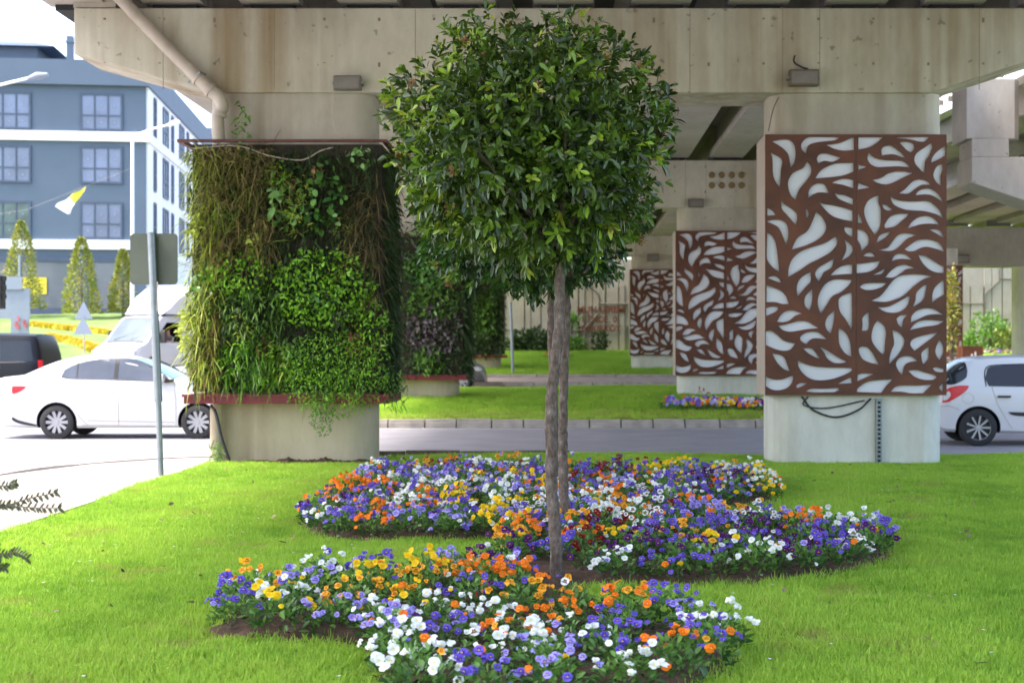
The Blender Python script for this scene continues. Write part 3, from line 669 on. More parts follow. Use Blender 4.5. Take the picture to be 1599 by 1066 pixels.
green_wall(19.1, 0, 'nearest and largest planted wall with maroon tray wrapped round the left pillar')
green_wall(34.4, 0, 'second planted wall, left of the tree trunk, with maroon tray on a round pillar')
green_wall(58.0, .42, 'farthest dark green planted wall, smallest of the three')
def wallpatch(name, rect, n, L, W, mat, label, cat, D0=19.1, depth=.2, droop=.5, outdir=(0,-1,.2), spread=.7, side=False, kind=None, group=None, fold=.25, prof=(0.15,1,.85,0.05), ell=True, face_out=True, tbias=0):
    """leaves rooted on the planted wall inside a pixel rectangle"""
    x0, y0, x1, y1 = rect; pts = []
    while len(pts) < n:
        u, v = random.uniform(-1, 1), random.uniform(-1, 1)
        if ell and u*u+v*v > 1*random.uniform(.7, 1.15): continue
        pts.append(((x0+x1)/2+u*(x1-x0)/2, (y0+y1)/2+v*(y1-y0)/2, (1-u*u)*(1-v*v) if ell else random.random()))
    W3 = np.array([list(P(px, py, D0-.05)) for px, py, b in pts]); b = np.array([p[2] for p in pts])
    W3[:, 1] -= depth*rng.random(n)*(.35+.65*b)
    D = norm(np.array(outdir)+rng.normal(0, spread, (n, 3)))
    N = np.array([0, -1, .6])+rng.normal(0, .45, (n, 3)) if face_out else rdir(n)
    c0 = W3.mean(0)
    tint = np.clip(rng.random(n)*.75+.25*(vnoise(W3[:,0]*5, W3[:,2]*5))+tbias, 0, 1)
    o = blades(name, W3, D, N, L*rng.uniform(.6, 1.3, n), W*rng.uniform(.7, 1.3, n), mat, droop=droop*rng.uniform(.3, 1.2, n), fold=fold, prof=prof, tint=tint, off=c0)
    o.location = c0; tag(o, label, cat, group, kind); return o
G = 'plants growing on the planted walls'
# undergrowth: one mass of hanging dry and green grass over the whole wall
n = 5200; px = rng.uniform(297, 592, n); py = rng.uniform(232, 598, n)
W3 = np.array([list(P(a, b, 19.03)) for a, b in zip(px, py)]); W3[:, 1] -= .1*rng.random(n)
o = blades('wall_undergrowth', W3, np.c_[rng.normal(0, .35, n), -rng.uniform(.2, 1, n), rng.normal(-.2, .5, n)], rdir(n), rng.uniform(.06, .20, n), rng.uniform(.01, .03, n), M['g_dark'], droop=rng.uniform(.3, 1, n), across=2)
tag(o, 'dark mossy undergrowth covering the nearest planted wall', 'moss', kind='stuff')
n = 2600; yy = rng.uniform(19.1, 20.35, n); zz = rng.uniform(.98, 4.25, n)
o = blades('wall_moss', np.c_[np.full(n, -2.44)+rng.uniform(-.02, .06, n), yy, zz], np.c_[rng.uniform(.2, 1, n), rng.normal(-.3, .4, n), rng.normal(-.4, .4, n)], rdir(n), rng.uniform(.08, .22, n), rng.uniform(.01, .025, n), M['g_dark'], droop=rng.uniform(.3, 1, n), across=2)
tag(o, 'dark moss and trailing leaves on the right flank of the nearest planted wall', 'moss', kind='stuff')
def hang(rect, n, mat, name, label, L=.3, W=.010, D0=19.1, tb=0):
    return wallpatch(name, rect, n, L, W, mat, label, 'plant', D0, .22, .8, (0, -1, .1), .85, fold=0, ell=False, face_out=False, group=G, tbias=tb, kind='stuff')
hang((297, 232, 345, 596), 1300, M['g_yellow'], 'trailing_grass', 'yellow-green trailing grass down the left edge of the nearest planted wall')
hang((318, 228, 430, 405), 1300, M['g_brown'], 'dry_grass', 'brown dry hanging grass at the upper left of the planted wall')
hang((540, 300, 592, 420), 260, M['g_brown'], 'dry_grass', 'brown dry hanging grass at the upper right of the planted wall', tb=-.3)
hang((330, 250, 425, 400), 220, M['g_yellow'], 'green_grass', 'olive green grass mixed in the dry grass of the planted wall', tb=-.35)
hang((548, 260, 600, 590), 380, M['g_brown'], 'dry_grass', 'brown dry hanging grass down the right edge of the planted wall', tb=-.4)
hang((300, 480, 350, 600), 260, M['g_rust'], 'rusty_fern', 'rusty dry fern at the lower left of the planted wall', .22)
hang((320, 550, 590, 596), 450, M['g_mid'], 'low_grass', 'green grass sprouting just above the maroon tray')
wallpatch('broad_leaf_plant', (422, 258, 480, 368), 62, .13, .085, M['g_round'], 'broad round-leaved plant left of the upper dark clump', 'plant', depth=.34, group=G, droop=.3, prof=(.35,1,.95,.35))
wallpatch('broad_leaf_plant', (478, 245, 545, 365), 70, .12, .08, M['g_round'], 'broad round-leaved plant below the thin branch, upper middle of the wall', 'plant', depth=.34, group=G, droop=.3, prof=(.35,1,.95,.35), tbias=-.15)
wallpatch('broad_leaf_plant', (540, 228, 590, 262), 22, .09, .06, M['g_round'], 'small round-leaved plant under the top rail at the right', 'plant', depth=.34, group=G, droop=.3, prof=(.35,1,.95,.35))
wallpatch('leafy_shrub', (312, 392, 432, 470), 520, .075, .03, M['g_bright'], 'light green shrub at mid height, left on the planted wall', 'shrub', depth=.36, group=G, droop=.2, outdir=(0,-.8,.8), tbias=.1)
wallpatch('leafy_shrub', (425, 388, 590, 520), 1150, .075, .032, M['g_bright'], 'large bright green shrub in the middle of the planted wall', 'shrub', depth=.48, group=G, droop=.2, outdir=(0,-.8,.8))
wallpatch('leafy_shrub', (540, 470, 615, 560), 300, .075, .030, M['g_bright'], 'bright green shrub at the right edge of the planted wall', 'shrub', depth=.42, group=G, droop=.2, outdir=(.3,-.8,.8))
wallpatch('leafy_shrub', (284, 480, 312, 560), 160, .09, .03, M['g_yellow'], 'pale green tuft sticking out at the left edge of the planted wall', 'shrub', depth=.3, group=G, droop=.3, outdir=(-.7,-.6,.3))
wallpatch('fern', (338, 440, 450, 545), 620, .12, .02, M['g_mid'], 'mid green fern below the light green shrub', 'fern', depth=.3, group=G, droop=.8)
wallpatch('fern', (340, 520, 460, 612), 620, .12, .02, M['g_bright'], 'bright green fern above the tray, left of centre', 'fern', depth=.3, group=G, droop=.8, tbias=-.2)
wallpatch('trailing_plant', (440, 515, 608, 652), 2300, .05, .015, M['g_bright'], 'fine-leaved trailing plant spilling over the tray at the right', 'plant', depth=.40, D0=19.0, group=G, droop=.6)
wallpatch('trailing_plant', (484, 605, 524, 680), 330, .045, .016, M['g_mid'], 'thin trailing shoots hanging below the tray in front of the pillar base', 'plant', depth=.2, D0=18.95, group=G, droop=.6)
wallpatch('climbing_sprig', (364, 158, 392, 282), 95, .11, .028, M['g_mid'], 'slender leafy sprig climbing above the top rail at the left', 'plant', depth=.12, group=G, droop=.4)
wallpatch('drooping_sprig', (595, 570, 640, 640), 110, .09, .016, M['g_mid'], 'small drooping sprig at the right end of the tray', 'plant', depth=.3, group=G, droop=.8)
wallpatch('weed', (325, 690, 350, 735), 110, .08, .014, M['g_mid'], 'small weed at the foot of the drainpipe', 'weed', D0=19.0, depth=.15, droop=.4, outdir=(0,-.3,1))
for q in range(46):
    qx, qy = random.uniform(305, 585), random.uniform(245, 585); k = random.random()
    mt, LL_, WW_ = random.choice([('g_mid', .07, .03), ('g_bright', .06, .026), ('g_mid', .12, .016), ('g_yellow', .10, .014), ('g_rust', .07, .02), ('g_dark', .08, .04), ('g_round', .07, .045), ('g_mid', .05, .02)])
    if qx < 420 and qy < 400: mt = random.choice(['g_yellow', 'g_brown', 'g_mid', 'g_brown'])
    hh = random.uniform(14, 34)
    where = ('left' if qx < 400 else 'centre' if qx < 490 else 'right') + ' ' + ('top' if qy < 330 else 'middle' if qy < 460 else 'bottom')
    kind_ = {'g_mid': 'green', 'g_bright': 'bright green', 'g_yellow': 'yellow-green', 'g_rust': 'rusty', 'g_dark': 'dark green', 'g_round': 'rounded-leaf', 'g_brown': 'dry brown'}[mt]
    wallpatch('wall_plant', (qx-hh*.8, qy-hh, qx+hh*.8, qy+hh), int(hh*2.6), LL_, WW_, M[mt], f'small {kind_} plant tuft in the {where} area of the nearest planted wall', 'plant', depth=random.uniform(.2, .45), group=G, droop=random.uniform(.2, .9), spread=.8)
cable([P(300, 232, 18.95), P(370, 228, 18.93), P(420, 243, 18.9), P(470, 250, 18.9), P(500, 236, 18.93), P(520, 230, 18.95)], .009, 'bare grey branch hanging under the top rail', 'pipe', 'branch')
# second and third walls
for (D0, rect, n, L, W, mt, lb, tb) in (
    (34.4, (600, 236+115, 728, 588), 1500, .13, .05, 'g_dark', 'dark leaves over the second planted wall', 0),
    (34.4, (628, 385, 722, 450), 380, .13, .075, 'g_round', 'rounded leaves near the top of the second planted wall', -.1),
    (34.4, (625, 440, 725, 500), 420, .11, .05, 'g_mid', 'mid green patch across the middle of the second planted wall', .1),
    (34.4, (632, 470, 722, 560), 420, .11, .07, 'g_purple', 'purple-black leaved plant in the middle of the second planted wall', 0),
    (34.4, (645, 535, 700, 590), 260, .10, .05, 'g_mid', 'green plant above the tray of the second planted wall', .1),
    (58.0, (725, 440, 786, 556), 900, .22, .08, 'g_dark', 'dark leaves over the farthest planted wall', .2),
    (58.0, (735, 455, 778, 530), 420, .2, .08, 'g_mid', 'mid green leaves on the farthest planted wall', 0)):
    wallpatch('wall_plant', rect, n, L, W, M[mt], lb, 'plant', D0, .3, .5, spread=.8, group=G, ell='dark' not in lb, tbias=tb)
n = 900; yy = rng.uniform(34.4, 35.7, n); zz = rng.uniform(.98, 4.2, n)
o = blades('wall_moss', np.c_[np.full(n, -2.44)+rng.uniform(-.02, .1, n), yy, zz], np.c_[rng.uniform(.2, 1, n), rng.normal(-.3, .4, n), rng.normal(-.4, .4, n)], rdir(n), rng.uniform(.1, .3, n), rng.uniform(.02, .05, n), M['g_dark'], droop=rng.uniform(.3, 1, n), across=2)
tag(o, 'dark moss on the right flank of the second planted wall', 'moss', kind='stuff')

# ------------------------------------------------------------------ trees
def tree(trunk, rad, crown_c, rx, ry, rz_, n_whorl, n_in, leaf, LL, label, buds=60, seed=1, light=.12):
    r_ = np.random.default_rng(seed)
    base = Vector(trunk[0]); t = thing('clipped_tree', base, label, 'tree', 'row of clipped standard trees')
    path = catmull([tuple(p) for p in trunk], 8)
    mb = MB(); n = len(path); k = [rad*(1.0-.28*i/(n-1))*(1+.05*math.sin(i*1.9)) + (.03*max(0, 1-i/3)) for i in range(n)]
    mb.tube([Vector(p)+Vector((random.uniform(-.004,.004), 0, 0)) for p in path], k, 14)
    top = Vector(path[-1])
    cc = Vector(crown_c)
    for i in range(13):
        a = i*2.4; e = r_.uniform(.15, 1.0); tip = cc + Vector((math.cos(a)*rx*.75*(1.1-e*.6), math.sin(a)*ry*.75*(1.1-e*.6), rz_*(e-.45)))
        st = top + Vector((0, 0, -.06*(i % 3))); mid = st.lerp(tip, .5) + Vector((0, 0, -.04))
        mb.tube([Vector(q) for q in catmull([tuple(st), tuple(mid), tuple(tip)], 4)], list(np.linspace(rad*.55, .008, 9)), 7)
    mb.build('trunk', M['bark'], t, smooth=True)
    # whorls of leaves at shoot tips
    d = norm(r_.normal(size=(n_whorl, 3)))
    p4 = 2.5
    sc = 1/((np.abs(d)**p4).sum(1)**(1/p4)); rr = (r_.random(n_whorl)**.28)*r_.uniform(.86, 1.05, n_whorl)
    rr *= 1 + .06*np.sin(d[:, 0]*7+d[:, 2]*5) + .04*np.sin(d[:, 1]*9-d[:, 2]*8)
    rr = np.where(r_.random(n_whorl) < .05, rr*1.05, rr)
    rr = np.minimum(rr, 1.0+.04*r_.random(n_whorl))
    W3 = d*(sc*rr)[:, None]*np.array([rx, ry, rz_])
    out = norm(W3/np.array([rx, ry, rz_])**2 + np.array([0, 0, .5])*.6 + r_.normal(0, .25, (n_whorl, 3)))
    nl = 6; a = np.tile(np.arange(nl)*2*np.pi/nl, n_whorl) + np.repeat(r_.random(n_whorl)*6.28, nl) + r_.normal(0, .55, n_whorl*nl)
    O = np.repeat(out, nl, 0); U = norm(np.cross(O, norm(r_.normal(size=(n_whorl*nl, 3))))); Vv = np.cross(O, U)
    u0 = np.repeat(norm(np.cross(out, np.array([.3, .2, 1.0]))), nl, 0); v0 = np.cross(O, u0)
    rad_dir = u0*np.cos(a)[:, None]+v0*np.sin(a)[:, None]
    op = np.repeat(r_.uniform(.5, 1.6, n_whorl), nl)[:, None]
    D = norm(rad_dir + O*op*r_.uniform(.4, 1.6, (n_whorl*nl, 1)) + r_.normal(0, .3, (n_whorl*nl, 3)))
    B = np.repeat(W3, nl, 0) + O*r_.uniform(-.06, .02, (n_whorl*nl, 1)) + np.array(cc)
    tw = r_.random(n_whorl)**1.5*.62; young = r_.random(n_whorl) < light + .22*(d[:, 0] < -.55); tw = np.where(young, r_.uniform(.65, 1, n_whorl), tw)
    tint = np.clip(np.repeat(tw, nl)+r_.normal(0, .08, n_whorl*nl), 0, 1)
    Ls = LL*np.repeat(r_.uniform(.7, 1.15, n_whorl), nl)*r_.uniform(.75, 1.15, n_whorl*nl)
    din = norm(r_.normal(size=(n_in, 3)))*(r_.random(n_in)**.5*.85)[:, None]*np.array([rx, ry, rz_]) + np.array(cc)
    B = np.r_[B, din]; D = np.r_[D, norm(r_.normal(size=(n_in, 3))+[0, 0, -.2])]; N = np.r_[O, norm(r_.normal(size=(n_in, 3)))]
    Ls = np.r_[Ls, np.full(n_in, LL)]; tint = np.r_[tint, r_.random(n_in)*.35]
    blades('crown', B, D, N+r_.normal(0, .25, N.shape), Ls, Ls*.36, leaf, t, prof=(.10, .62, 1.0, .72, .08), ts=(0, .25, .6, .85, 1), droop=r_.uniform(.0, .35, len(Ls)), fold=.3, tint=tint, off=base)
    # flat tan flower-bud heads
    if buds:
        i_ = r_.integers(0, n_whorl, buds); i_ = i_[rr[i_] > .8]
        Bp = np.repeat(W3[i_]+np.array(cc), 26, 0) + np.repeat(out[i_], 26, 0)*.03; q = len(Bp)
        Dd = norm(np.repeat(out[i_], 26, 0)+r_.normal(0, .75, (q, 3)))
        blades('flower_buds', Bp, Dd, rdir(q), r_.uniform(.02, .05, q), .009, M['bud'], t, prof=(.35, .3, .8, .9), off=base, across=2)
    return t
T1 = [P(870, 920, 9.15), P(868, 850, 9.14), P(862, 770, 9.15), P(860.5, 700, 9.15), P(861, 620, 9.15), P(868, 560, 9.15), P(873, 500, 9.15), P(875, 420, 9.15), P(876, 362, 9.15)]
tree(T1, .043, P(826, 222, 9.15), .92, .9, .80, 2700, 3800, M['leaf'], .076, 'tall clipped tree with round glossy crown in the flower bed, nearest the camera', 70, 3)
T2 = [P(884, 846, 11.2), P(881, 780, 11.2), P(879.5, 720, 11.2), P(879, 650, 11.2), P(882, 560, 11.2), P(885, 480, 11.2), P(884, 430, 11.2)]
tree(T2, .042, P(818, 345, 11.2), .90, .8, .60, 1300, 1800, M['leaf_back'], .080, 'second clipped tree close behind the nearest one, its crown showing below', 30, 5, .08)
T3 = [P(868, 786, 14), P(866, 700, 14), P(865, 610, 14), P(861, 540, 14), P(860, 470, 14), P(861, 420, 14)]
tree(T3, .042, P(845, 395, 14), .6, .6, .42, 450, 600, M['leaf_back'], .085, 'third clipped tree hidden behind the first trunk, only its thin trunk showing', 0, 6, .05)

# ------------------------------------------------------------------ pansies
COLS = {'violet': ((.16, .10, .58), (.05, .02, .28)), 'lilac': ((.40, .34, .80), (.12, .06, .45)), 'purple': ((.10, .012, .16), (.03, .0, .05)), 'white': ((.85, .86, .86), (.75, .76, .6)),
        'blotched white': ((.85, .84, .82), (.10, .01, .03)), 'orange': ((.90, .22, .01), (.75, .12, .01)), 'yellow': ((.92, .62, .01), (.85, .45, .01)), 'apricot': ((.92, .42, .03), (.45, .12, .01)), 'crimson': ((.26, .006, .012), (.06, .0, .004))}
def bloom_mat(nm, c0, c1):
    m, nt, bs = newmat(nm.replace(' ', '_')+'_petal')
    at = nt.nodes.new('ShaderNodeAttribute'); at.attribute_name = 'rad'
    oi = nt.nodes.new('ShaderNodeObjectInfo')
    edge = mix(nt, oi.outputs['Random'], c0, [min(.95, x*1.0+.10*x+.02) for x in c0])
    base = ramp(nt, at.outputs['Fac'], [(.0, (.85, .60, .02)), (.07, (.85, .6, .02)), (.11, c1), (.24, c1), (.5, c0), (1, c0)])
    f = ramp(nt, at.outputs['Fac'], [(.5, (0, 0, 0)), (.8, (1, 1, 1))])
    c = mix(nt, f, base, edge)
    nt.links.new(c, bs.inputs['Base Color']); bs.inputs['Roughness'].default_value = .6; bs.inputs['Specular IOR Level'].default_value = .2
    tr = nt.nodes.new('ShaderNodeBsdfTranslucent'); nt.links.new(c, tr.inputs[0]); ms = nt.nodes.new('ShaderNodeMixShader'); ms.inputs[0].default_value = .25
    nt.links.new(bs.outputs[0], ms.inputs[1]); nt.links.new(tr.outputs[0], ms.inputs[2]); nt.links.new(ms.outputs[0], nt.nodes['Material Output'].inputs[0])
    return m
def bloom_mesh(mat, seed, curl):
    r_ = random.Random(seed); V = []; Fc = []; Rd = []
    # five overlapping petals: two upper, two side, one broad lower (faces +Z, top towards +Y)
    for ang, ln, wd, zo in ((62, .034, .036, -.004), (118, .034, .036, -.005), (8, .031, .032, .0), (172, .031, .032, .001), (270, .034, .046, .003)):
        a = R(ang+r_.uniform(-6, 6)); d = (math.cos(a), math.sin(a)); s_ = (-d[1], d[0]); b = len(V)
        for i in range(5):
            t = i/4; hw = wd*.5*(.12+.95*math.sin(math.pi*min(1, t*.78+.05))**.8)
            for j in range(5):
                u = (j-2)/2; l = ln*t*(1-.14*u*u*t)
                V.append((d[0]*l+s_[0]*hw*u, d[1]*l+s_[1]*hw*u, zo + curl*ln*t*t*(1+.8*math.sin(ang)) + r_.uniform(-1, 1)*.006*t + .004*math.sin(u*3+ang)*t)); Rd.append(t)
        for i in range(4):
            for j in range(4): q = b+i*5+j; Fc.append((q, q+1, q+6, q+5))
    me = bpy.data.meshes.new('blossom'); me.from_pydata(V, [], Fc); me.materials.append(mat)
    at = me.attributes.new('rad', 'FLOAT', 'POINT'); at.data.foreach_set('value', Rd)
    me.polygons.foreach_set('use_smooth', [True]*len(Fc)); return me
BL = {}
for k, (nm, (c0, c1)) in enumerate(COLS.items()):
    m = bloom_mat(nm, c0, c1); BL[nm] = [bloom_mesh(m, k*10+i, [-.5, .15, -.25, .6, -.8, .0][i]) for i in range(6)]
def pansy_foliage(i):
    n = 190; a = rng.random(n)*6.28; r = .15*np.sqrt(rng.random(n)); z = (.185*(1-(r/.19)**2))*rng.random(n)**.6
    Pt = np.c_[r*.75*np.cos(a), r*.75*np.sin(a), z]
    D = np.c_[np.cos(a)*r*5, np.sin(a)*r*5, rng.uniform(.2, 1.5, n)]+rng.normal(0, .35, (n, 3))
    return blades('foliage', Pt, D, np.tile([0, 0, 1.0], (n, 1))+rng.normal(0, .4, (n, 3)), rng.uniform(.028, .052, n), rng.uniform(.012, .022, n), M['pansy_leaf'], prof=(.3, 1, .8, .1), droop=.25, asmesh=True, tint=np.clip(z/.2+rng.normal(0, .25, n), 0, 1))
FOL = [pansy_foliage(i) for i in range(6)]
area = 0.5*abs(sum(BEDs[i][0]*BEDs[(i+1) % len(BEDs)][1]-BEDs[(i+1) % len(BEDs)][0]*BEDs[i][1] for i in range(len(BEDs))))
SP = math.sqrt(area*.93/288/.866)
print('bed area', area, 'spacing', SP)
def fill_bed(sp):
    # a row of plants along the rim first, then the middle filled in
    out = []
    def free(x, y, d): return all((x-a)**2+(y-b)**2 > d*d for a, b in out)
    n = len(BEDs); A = np.array(BEDs)
    cx_ = []
    for k in range(n):
        p, q = A[k], A[(k+1) % n]; L = np.linalg.norm(q-p)
        if L < 1e-6: continue
        nn = np.array([-(q-p)[1], (q-p)[0]])/L
        for f in np.arange(0, 1, .08/max(L, .08)):
            for sg in (1, -1):
                c = p+(q-p)*f+nn*sg*.135
                if inpoly(c[0], c[1], BEDs) and dist_bed(c[0], c[1]) > .12 and free(c[0], c[1], sp*.92): out.append((float(c[0]), float(c[1])))
    x0, x1 = A[:, 0].min(), A[:, 0].max(); y0, y1 = A[:, 1].min(), A[:, 1].max()
    for _ in range(14000):
        x, y = random.uniform(x0, x1), random.uniform(y0, y1)
        if free(x, y, sp*.92) and inpoly(x, y, BEDs) and dist_bed(x, y) > .14: out.append((x, y))
    return out
SP = math.sqrt(area/300)*.86
spots = fill_bed(SP)
while len(spots) > 298: SP *= 1.02; spots = fill_bed(SP)
print('spacing', SP, len(spots))
def arm(x, y):
    py = VY + F*EYE/y; px = VX + x*F/y
    if py < 800 and not (px < 860 and py > 792): return 'back'
    if px < 860 and py < 862: return 'middle left'
    if py < 925 and px > 850 or (px > 700 and py < 905): return 'right'
    if px < 640 or py < 985 and px < 700: return 'front left'
    return 'front'
PAL = (['violet']*36+['lilac']*20+['white']*24+['blotched white']*4+['orange']*15+['yellow']*7+['apricot']*8+['crimson']*4+['purple']*6)
npl = 0
for i, (x, y) in enumerate(sorted(spots, key=lambda p: p[1])[:298]):
    c = random.choice(PAL)
    px = VX+x*F/y; py = VY+F*EYE/y
    if 825 < px < 925 and 900 < py < 968: continue
    if i and random.random() < .12: c = lastc
    if py > 1000: c = random.choice(['white', 'white', 'white', 'violet', 'lilac', c] if px < 780 else ['violet', 'violet', 'white', 'orange', 'lilac', c])
    elif px < 345 and py > 940: c = 'yellow'
    elif 1185 < px and py < 800: c = random.choice(['yellow', 'white'])
    elif 700 < px < 830 and 800 < py < 830: c = random.choice(['yellow', 'white', 'yellow'])
    elif 1150 < px < 1260 and 850 < py < 900: c = random.choice(['purple', 'violet'])
    elif 520 < px < 820 and 930 < py < 985: c = random.choice(['orange', 'apricot', 'yellow', 'orange', c])
    lastc = c
    t = thing('pansy_plant', (x, y, front_z(x, y)+.04), f'{c}-flowered pansy plant in the {arm(x, y)} arm of the winding flower bed', 'flower', 'pansies in the winding flower bed', random.uniform(0, 6.28))
    s = SP/.235*random.uniform(.88, 1.12); t.scale = (s, s, s*.95/max(1, SP/.235)*random.uniform(.9, 1.15))
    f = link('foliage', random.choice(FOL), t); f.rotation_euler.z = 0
    rz0 = t.rotation_euler.z
    for q in range(random.choice([12, 14, 17, 20])):
        cc = c if random.random() < .86 else random.choice(PAL)
        a = random.random()*6.28; r = .15*math.sqrt(random.random())
        lx, ly_ = r*math.cos(a), r*math.sin(a)
        b = link('blossom', random.choice(BL[cc]), t)
        b.location = (lx, ly_, .115+.105*(1-(r/.16)**2)+random.uniform(-.06, .035))
        # blossoms look up, outwards and mostly towards the open side (the camera side)
        nrm = Vector((lx*2.5+random.uniform(-.5, .5), ly_*2.5+random.uniform(-.5, .5), random.uniform(.0, .8))) + Vector((random.gauss(0, .3), random.gauss(0, .3), random.gauss(0, .15))) + Matrix.Rotation(-rz0, 3, 'Z') @ Vector((-.15, -.75, 0))
        b.rotation_euler = (nrm.to_track_quat('Z', 'Y') @ Matrix.Rotation(random.uniform(-.5, .5), 3, 'Z').to_quaternion()).to_euler()
        k = random.uniform(.52, 1.0)/s*(.86 if y < 9.5 else .94); b.scale = (k*1.05,)*3
    npl += 1
print('pansies', npl)
# small far bed on the middle island, and one on the far lawn
def far_bed(name, x0, y0, x1, y1, D, zf, n, label):
    t = thing(name, (((x0+x1)/2-VX)*D/F, D, zf), label, 'flower bed')
    A = P(x0, y1, D); B = P(x1, y1, D); dep = .9
    q = n*6; xs_ = rng.uniform(A.x, B.x, q); ys_ = rng.uniform(D, D+dep, q)
    zz_ = np.array([mid_z(a, b) if D < 45 else far_z(a, b) for a, b in zip(xs_, ys_)])
    o = blades('foliage', np.c_[xs_, ys_, zz_+rng.uniform(0, .1, q)], rdir(q)+[0, 0, .8], rdir(q)+[0, 0, 1], rng.uniform(.05, .1, q), .03, M['pansy_leaf'], t, off=t.location); o['kind'] = 'stuff'
    for nm in ('violet', 'white', 'yellow', 'orange', 'purple', 'lilac'):
        k = n//5; xs_ = rng.uniform(A.x, B.x, k); ys_ = rng.uniform(D, D+dep, k)
        cl = rng.uniform(A.x, B.x, 5); xs_ = np.clip(.45*xs_+.55*cl[rng.integers(0, 5, k)]+rng.normal(0, .08, k), A.x, B.x)
        zz_ = np.array([mid_z(a, b) if D < 45 else far_z(a, b) for a, b in zip(xs_, ys_)])+rng.uniform(.1, .2, k)
        o = blades(nm+'_blossoms', np.c_[xs_, ys_, zz_], np.c_[rng.normal(0, .5, k), rng.normal(0, .2, k), np.ones(k)], np.tile([0, -1.0, .5], (k, 1)), rng.uniform(.06, .09, k), rng.uniform(.07, .09, k), BL[nm][0].materials[0], t, prof=(.5, 1, 1, .5), off=t.location)
        at = o.data.attributes.new('rad', 'FLOAT', 'POINT'); at.data.foreach_set('value', [1.0]*len(o.data.vertices)); o['kind'] = 'stuff'
far_bed('flower_bed', 1032, 612, 1225, 642, 31.6, .2, 260, 'low bed of mixed pansies on the island below the middle panel')
far_bed('flower_bed', 1445, 612, 1500, 642, 31.8, .2, 60, 'small bed of pansies on the island glimpsed right of the white pillar base')
far_bed('flower_bed', 848, 540, 895, 560, 67, 1.1, 60, 'tiny pale flower bed on the far lawn behind the trunks')
far_bed('flower_bed', 1480, 540, 1600, 560, 70, 1.2, 120, 'strip of orange flowers by the far wall above the hatchback')

# ------------------------------------------------------------------ retaining wall at the far end
WY = 75.2
t = thing('retaining_wall', (10, WY, 1.4), 'ribbed pale concrete retaining wall with grooved panel joints behind the far lawn', 'wall')
MB().box(-9, 42, WY, WY+.6, 1.0, 6.35).build('wall', M['wallrib'], t)
mb = MB(); x = -8.9
while x < 41.8:
    w_ = random.choice([.3, .42, .55, .7]); mb.box(x, x+w_*.9, WY-random.choice([.09, .105, .12]), WY-.003, 1.0+random.choice([0, .0, .9, 1.8]), 6.3-random.choice([0, 0, .6, 1.3])); x += w_
mb.build('rib', M['wallrib'], t)
mb = MB()
def jl(pts):
    for (xa, za), (xb, zb) in zip(pts[:-1], pts[1:]): mb.tube([(xa, WY-.13, za), (xb, WY-.13, zb)], .032, 6)
x = -5.2; k = 0
while x < 40:
    s = 1 if k % 2 == 0 else -1
    jl([(x, 6.3), (x, 5.2), (x-s*.75, 4.5), (x-s*.75, 3.5), (x, 2.7), (x, 1.0)])
    if k % 2 == 0: jl([(x, 5.3), (x+6.3, 5.3)]); jl([(x, 2.6), (x+6.3, 2.6)])
    else: jl([(x+.75, 4.0), (x+3.1-.75, 4.0)])
    x += 6.3 if k % 2 == 0 else 3.1; k += 1
mb.build('joint', M['joint'], t)
def text_obj(name, s, size, mat, loc, label, cat, parent=None, rot=(R(90), 0, 0), ext=.004, off=.0, shear=0):
    cu = bpy.data.curves.new(name, 'FONT'); cu.body = s; cu.size = size; cu.extrude = ext; cu.align_x = 'LEFT'; cu.offset = off; cu.shear = shear; cu.space_line = .95
    ob = bpy.data.objects.new(name, cu); col.objects.link(ob); bpy.context.view_layer.update()
    me = bpy.data.meshes.new_from_object(ob.evaluated_get(bpy.context.evaluated_depsgraph_get())); bpy.data.objects.remove(ob)
    me.materials.clear(); me.materials.append(mat); me.name = name
    o = link(name, me, parent); o.location = loc; o.rotation_euler = rot
    if label: tag(o, label, cat)
    return o
for s, px, py, sz in (('MUHARREM', 901, 488, .47), ('1 İNCE  0', 907, 503, .45), ('BAKIRKÖY', 908, 517, .43)):
    p = P(px, py, WY-.15); text_obj('graffiti_line', s, sz, M['graffiti'], (p.x-t.location.x, -.15, p.z-t.location.z), None, None, t, off=.012)

# ------------------------------------------------------------------ neighbouring ramp viaduct, right
rp = thing('ramp_viaduct', (9.5, 29, 0), 'second pale concrete viaduct at the right edge, its crossbeam end lit from the left', 'bridge')
mb = MB(); X0 = 8.3
mb.prism([(X0, 5.44), (16, 5.44), (16, 3.2), (12.2, 3.6), (X0, 4.92)], 28.9, 30.0); mb.build('crossbeam', M['girder'], rp, bevel=.015)
MB().box(8.32, 9.07, 28.95, 29.9, 5.45, 5.82).build('pedestal', M['girder'], rp, bevel=.01)
mb = MB(); mb.column([(8.22, 29.0), (9.2, 29.0), (9.35, 29.2), (9.35, 30.1), (8.22, 30.1)], 5.83, 7.05); mb.build('column', M['girder'], rp, bevel=.01)
mb = MB(); mb.box(9.55, 14, 28.95, 29.9, 5.44, 5.6); mb.prism([(9.5, 6.0), (14, 7.9), (14, 5.9), (9.9, 5.75)], 28.0, 31.5); mb.build('girder_end', M['girder'], rp)
mb = MB()   # deck edge rising to the right and towards the viewer
A = [P(1380, 200, 46), P(1470, 151, 37), P(1580, 100, 30), P(1700, 40, 24)]
vs = []
for p in A:
    s = F/p.y; h = 26/s*(1.0); vs += [(p.x, p.y, p.z), (p.x, p.y, p.z-h), (p.x+3.5, p.y+1.5, p.z-h-.1), (p.x+3.5, p.y+1.5, p.z)]
fs = []
for i in range(3):
    for k in range(4): fs.append((i*4+k, i*4+(k+1) % 4, (i+1)*4+(k+1) % 4, (i+1)*4+k))
mb.add(vs, fs+[(0,1,2,3), (12,13,14,15)]); mb.build('parapet', M['white_band'], rp)
mb = MB()
